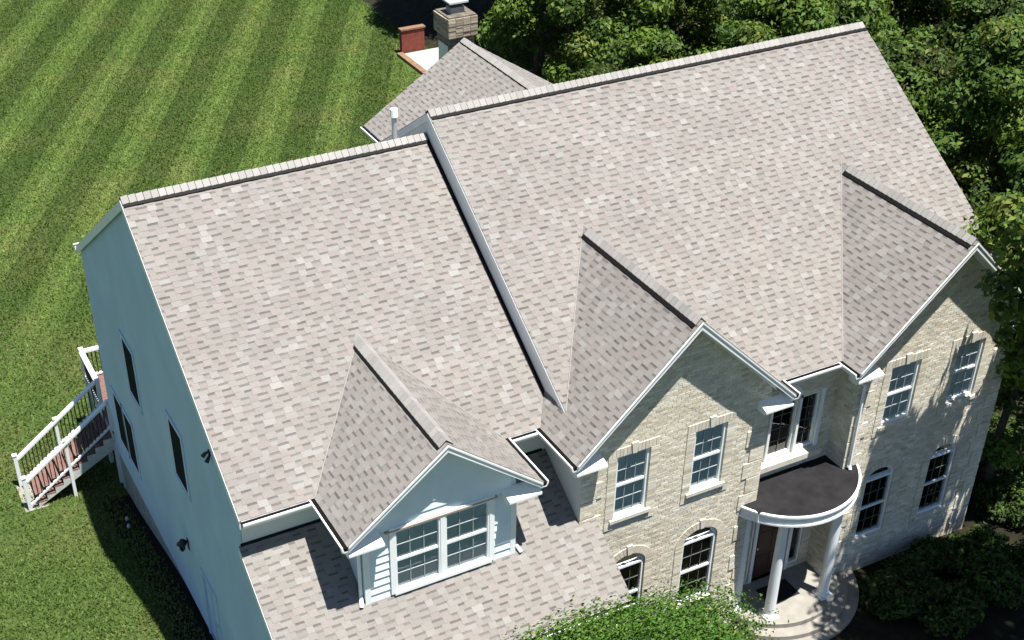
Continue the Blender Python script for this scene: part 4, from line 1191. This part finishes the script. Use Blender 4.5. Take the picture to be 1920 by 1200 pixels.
def crown_lobes(seed, R, H, z0, n, lr=(.22, .38)):
    """lobes spread over an uneven crown: R radius, H height from z0"""
    r = np.random.default_rng(seed); out = []
    for k in range(n):
        t = (k + .5) / n; zt = t
        ph = k * 2.39996 + r.uniform(-.5, .5)
        prof = math.sin(math.pi * min(1, (.12 + .88 * zt) ** .8)) ** .6
        rr = R * prof * r.uniform(.45, 1.0)
        s = R * r.uniform(*lr) * (.75 + .5 * r.random())
        out.append((rr * math.cos(ph), rr * math.sin(ph), z0 + H * zt + r.uniform(-.3, .3), s, s * r.uniform(.8, 1.2), s * r.uniform(.55, .8)))
    return out

def trunk_mesh(name, h, r0, lobes, seed):
    r = random.Random(seed); mb = MB(); mb.smooth = True
    pts = []; x = y = 0
    for k in range(7):
        t = k / 6; pts.append((x, y, -.3 + (h + .3) * t)); x += r.uniform(-.12, .12); y += r.uniform(-.12, .12)
    mb.tube(pts, [r0 * (1.35 if k == 0 else 1 - .8 * k / 6) for k in range(7)], 9)
    big = sorted(lobes, key=lambda l: -l[3])[:12]
    for L in big:
        z = max(h * .25, min(h * .9, L[2] - .35 * math.hypot(L[0], L[1]) - .5))
        i = min(5, max(0, int((z + .3) / (h + .3) * 6))); a = Vector(pts[i]).lerp(Vector(pts[i + 1]), .5)
        e = Vector(L[:3]); m = a.lerp(e, .5) + Vector((0, 0, .25))
        mb.tube([a, m, e], [r0 * .38, r0 * .24, r0 * .07], 6)
    return mb.mesh(name, 'bark')

VAR = []
def variant(seed, R, H, z0, nl, leaves, size, cols, r0):
    lob = crown_lobes(seed, R, H, z0, nl)
    VAR.append((leaf_mesh('crown', lob, leaves, size, cols, seed), trunk_mesh('trunk', z0 + H * .85, r0, lob, seed)))
variant(101, 3.0, 6.4, 3.0, 34, 19000, .23, GREEN, .20)
variant(102, 2.6, 7.0, 2.6, 34, 17000, .22, GREEN, .18)
variant(103, 3.3, 5.6, 2.4, 36, 20000, .23, GREEN + DARK, .21)
variant(104, 2.3, 4.6, 1.4, 28, 13000, .20, GREEN + BRIGHT, .14)
variant(105, 2.8, 6.0, 2.0, 32, 17000, .23, DARK + GREEN, .19)

def tree(v, x, y, s, rot, label, name='tree', group=None, zs=1.0):
    t = thing(name, label, 'tree', group, (x, y, gz(x, y)))
    t.rotation_euler = (0, 0, rot); t.scale = (s, s, s * zs)
    link('crown', VAR[v][0], t); link('trunk', VAR[v][1], t)
    return t

WOOD = 'trees of the wood behind the house'
TREES = [
 (0, 23.9, 27.6, 1.00, .3, 'broad leafy tree just right of the chimney, nearest of the wood'),
 (2, 20.6, 19.2, .80, 1.2, 'round bush-like tree showing just above the middle of the main ridge'),
 (3, 24.6, 22.0, 1.05, 2.0, 'pale green tree above the main ridge, second from the chimney'),
 (1, 23.8, 15.6, .92, 2.9, 'tall narrow tree rising over the right half of the main ridge'),
 (0, 27.2, 18.0, .98, 4.0, 'broad tree behind the one over the right half of the ridge'),
 (4, 25.6, 11.4, .95, .9, 'dark tree beside the right end of the main ridge'),
 (2, 29.6, 14.0, .95, 5.0, 'wide tree at the top edge, above the right ridge end'),
 (3, 24.0, 8.4, .95, 3.6, 'bright low tree against the right slope edge of the main roof'),
 (1, 28.2, 8.6, 1.0, 1.7, 'tall tree at the upper right corner, near the photo edge'),
 (0, 32.6, 10.5, 1.0, 2.2, 'tree cut by the right photo edge near its upper corner'),
 (4, 27.0, 4.6, .95, 3.1, 'dark tree cut by the right photo edge beside the roof slope'),
 (2, 30.8, 20.5, 1.02, .2, 'tree of the wood at the top edge, above the right ridge third'),
 (0, 28.0, 26.5, 1.05, 1.1, 'large tree at the top edge above the middle of the ridge'),
 (1, 26.4, 34.5, 1.0, 2.5, 'tall tree at the top edge between chimney and wood'),
 (4, 31.5, 31.0, 1.05, 5.4, 'dark tree deep in the wood right of the chimney'),
 (2, 34.8, 25.0, 1.0, 3.3, 'tree deep in the wood, barely seen at the top edge'),
 (4, 36.0, 16.5, 1.0, 4.4, 'tree far back in the upper right corner'),
]
for v, x, y, s, rot, lab in TREES:
    tree(v, x, y, s, rot, lab, 'woodland_tree', WOOD)
tree(1, 28.6, 39.4, 1.25, .8, 'tall tree behind the chimney that shades the far lawn corner', 'woodland_tree', WOOD)
tree(0, 26.2, 42.6, 1.2, 2.8, 'dark tree directly behind the chimney stack', 'woodland_tree', WOOD)
_r = random.Random(205); lob = []
while len(lob) < 44:
    q = [_r.uniform(-1, 1) for _ in range(3)]
    p = (q[0] * 1.8, q[1] * 2.5, 6.5 + q[2] * 2.5)
    if .2 < sum(t * t for t in q) < 1 and not (p[0] < -.75 and p[1] > -.9): lob.append((*p, *[_r.uniform(.42, .68)] * 2, .42))
lob += [(-1.75, -1.6, 6.9, .40, .40, .35), (-1.4, -1.5, 6.4, .45, .45, .4), (-1.3, -1.4, 7.5, .5, .5, .4), (-1.0, -1.7, 5.7, .5, .5, .4), (-1.0, 1.2, 7.9, .55, .6, .45), (-.7, .9, 8.5, .55, .6, .45), (-1.05, .5, 7.2, .45, .5, .4)] + [(_r.uniform(-.5, 1.6), _r.uniform(-1.8, 1.8), _r.uniform(1.4, 4.2), .55, .55, .45) for _ in range(12)]
gt = thing('garden_tree', 'leafy green tree close to the right end wall of the house', 'tree', None, (20.55, -.55, gz(21, 0)))
link('crown', leaf_mesh('crown', lob, 13000, .22, BRIGHT + GREEN, 205), gt); link('trunk', trunk_mesh('trunk', 8.0, .15, lob, 205), gt)
for k, (x, y, v, sc, lab) in enumerate((
    (40.5, 26.5, 2, 1.1, 'tree at the top edge, right of the main ridge end'), (44.0, 22.0, 0, 1.05, 'rearmost tree in the upper right corner of the picture'),
    (39.5, 20.0, 1, 1.05, 'tall tree in the upper right corner, left of the rearmost one'), (36.5, 31.0, 0, 1.1, 'tree glimpsed at the top edge over the right third of the ridge'),
    (31.0, 38.0, 4, 1.1, 'dark tree glimpsed at the top edge right of the chimney cap'), (30.5, 45.0, 0, 1.2, 'rearmost tree behind the chimney cap'),
    (46.0, 29.5, 2, 1.1, 'tree glimpsed behind the trees at the upper right edge'))):
    tree(v, x, y, sc, k * 1.3, lab, 'woodland_tree', WOOD)

# boughs that hang into the picture in front of the right gable
BOUGHS = [(x - 18.5, y + 7.85, z + 1.25, r, r * .9, r * .8) for x, y, z, r in (
    (16.40, -2.6, 7.7, .40), (17.00, -2.5, 6.9, .42), (17.40, -2.5, 6.1, .42), (17.75, -2.5, 5.3, .38), (16.35, -2.8, 8.6, .42), (16.35, -3.0, 9.3, .5),
    (17.1, -2.9, 7.9, .55), (17.6, -2.9, 6.9, .55), (18.0, -2.9, 5.8, .5), (17.0, -3.2, 9.0, .6), (16.7, -3.4, 10.0, .6), (17.9, -2.6, 7.4, .6), (17.9, -2.8, 8.6, .7),
    (18.3, -3.2, 6.4, .6), (17.6, -3.6, 9.6, .8), (18.6, -3.4, 7.8, .8))]
lob = crown_lobes(201, 4.5, 6.4, 9.8, 60, (.19, .29)) + [(2.0, 5.0, 10.9, .7, .7, .6), (2.4, 4.9, 9.3, .7, .7, .6), (2.6, 5.2, 10.2, .9, .9, .7)] + BOUGHS
tall = thing('tall_shade_tree', 'tall tree whose leafy boughs hang in front of the right gable peak', 'tree', None, (18.5, -7.85, gz(20, -7)))
link('crown', leaf_mesh('crown', lob, 30000, .27, GREEN, 201), tall); link('trunk', trunk_mesh('trunk', 14.2, .30, lob, 201), tall)

# shrubs
def shrub(x, y, z, R, H, leaves, size, cols, seed, label, name='shrub', group=None, nl=16, stems=5, lo=.6, fall=.55):
    r = random.Random(seed); lob = []
    for k in range(nl):
        a = k * 2.39996; q = math.sqrt((k + .5) / nl) * R * .8
        zz = H * (.95 - fall * (q / R) ** 2) * r.uniform(lo, 1.0)
        s = R * r.uniform(.24, .40); lob.append((q * math.cos(a), q * math.sin(a), zz - s * .3, s, s, s * .75))
    for k in range(nl):
        a = k * 2.39996 + 1; q = R * r.uniform(.5, .9); s = R * r.uniform(.2, .32); lob.append((q * math.cos(a), q * math.sin(a), H * r.uniform(.15, .5), s, s, s * .8))
    t = thing(name, label, 'shrub', group, (x, y, z))
    link('foliage', leaf_mesh('foliage', lob, leaves, size, cols, seed, .45, .9), t)
    mb = MB()
    for k in range(stems):
        L = lob[(k * 5) % len(lob)]; mb.tube([(L[0] * .1, L[1] * .1, -.1), (L[0] * .45, L[1] * .45, L[2] * .55), L[:3]], [.035, .025, .008], 5)
    mb.build('stem', 'bark', t)
    return t
FR = [(0.060, 0.140, 0.020), (0.085, 0.172, 0.026), (0.045, 0.100, 0.016), (0.112, 0.190, 0.036)]
big = shrub(6.0, -4.2, -1.25, 3.6, 4.75, 90000, .105, FR, 301, 'large bright green shrub along the bottom edge, in front of the brick bay', 'large_shrub', nl=54, lo=.88, fall=.22)
big.scale = (1, .5, 1)
shrub(10.55, -2.45, -1.25, .95, .95, 4500, .10, [(0.07, 0.085, 0.025), (0.05, 0.08, 0.02), (0.09, 0.08, 0.035)], 302, 'low olive brown shrub left of the porch steps')
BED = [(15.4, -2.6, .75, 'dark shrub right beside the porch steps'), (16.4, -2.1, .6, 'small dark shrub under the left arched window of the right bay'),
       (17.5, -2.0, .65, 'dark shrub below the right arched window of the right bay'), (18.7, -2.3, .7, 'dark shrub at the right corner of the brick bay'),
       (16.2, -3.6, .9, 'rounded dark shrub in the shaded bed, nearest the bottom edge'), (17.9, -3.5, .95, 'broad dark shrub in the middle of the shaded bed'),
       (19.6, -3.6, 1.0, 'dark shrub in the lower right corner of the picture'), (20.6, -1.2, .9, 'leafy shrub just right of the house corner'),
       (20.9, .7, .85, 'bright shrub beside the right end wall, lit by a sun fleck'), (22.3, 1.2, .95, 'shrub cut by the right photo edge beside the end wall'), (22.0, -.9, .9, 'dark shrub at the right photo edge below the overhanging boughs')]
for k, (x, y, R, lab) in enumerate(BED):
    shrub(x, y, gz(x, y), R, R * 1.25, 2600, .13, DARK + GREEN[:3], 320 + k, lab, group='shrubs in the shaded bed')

# ------------------------------------------------------------------ grass blades on the lawn
def grass(n, seed):
    r = np.random.default_rng(seed)
    x = r.uniform(-8, 26, n * 3); y = 4 + 60 * r.random(n * 3) ** 1.25
    keep = ~((x > -.0) & (x < 20.5) & (y < 13.0)) & ~((x > 9.5) & (x < 16.5) & (y < 17.2)) & (x < 23.4) & (x > -7.5 + .25 * (y - 5)) & ~((x > 21.5) & (x < 24.6) & (y > 35.2) & (y < 40.7)) & ~((x > -.1) & (y < 16) & (x < 7))
    keep &= (y > 24 - 1.6 * (x + 2)) | (x < 1)
    x = x[keep][:n]; y = y[keep][:n]; n = len(x)
    t = np.clip((y - 5) / 8, 0, 1); z = -1.25 - 1.35 * t * t * (3 - 2 * t)
    a = r.uniform(0, 2 * np.pi, n); wd = r.uniform(.02, .045, n); h = r.uniform(.04, .10, n); ln = r.uniform(.02, .09, n); b = r.uniform(0, 2 * np.pi, n)
    P = np.stack([x, y, z], 1)
    side = np.stack([np.cos(a), np.sin(a), 0 * a], 1) * wd[:, None]
    tip = P + np.stack([np.cos(b) * ln, np.sin(b) * ln, h], 1)
    V = np.stack([P - side, P + side, tip], 1).reshape(-1, 3).astype(np.float32)
    me = bpy.data.meshes.new('lawn_grass')
    me.vertices.add(3 * n); me.vertices.foreach_set('co', V.ravel())
    me.loops.add(3 * n); me.loops.foreach_set('vertex_index', np.arange(3 * n, dtype=np.int32))
    me.polygons.add(n); me.polygons.foreach_set('loop_start', np.arange(0, 3 * n, 3, dtype=np.int32)); me.polygons.foreach_set('loop_total', np.full(n, 3, np.int32))
    me.update(calc_edges=True)
    lane = np.sin((.8796 * x - .4756 * y + .125) * 2 * np.pi / 2.86)
    far = np.clip((y - 17) / 9, 0, 1)
    k = 1 + far * (np.where(lane > .94, .40, np.where(lane > -.1, .12, -.28))) + 0 * x  # light and dark of the leaning lanes put into blade colour
    patch = np.sin(x * .55 + 1.3 * np.sin(y * .37)) * np.sin(y * .41 + 1.1 * np.sin(x * .6))
    dry = np.clip(patch * .7 * (1 - .5 * far) + r.normal(size=n) * .32, 0, 1)[:, None]
    c = (np.array([[.092, .142, .036]]) * (1 - dry) + np.array([[.150, .154, .062]]) * dry) * r.uniform(.78, 1.22, n)[:, None] * k[:, None] * 1.12
    C4 = np.ones((n, 3, 4), np.float32); C4[:, :, :3] = c[:, None, :]
    at = me.color_attributes.new('col', 'FLOAT_COLOR', 'CORNER'); at.data.foreach_set('color', C4.ravel())
    me.materials.append(M['grassblade'])
    link('lawn_grass', me, None, 'mown green grass blades of the lawn around the house', 'grass', kind='stuff')
grass(320000, 5)
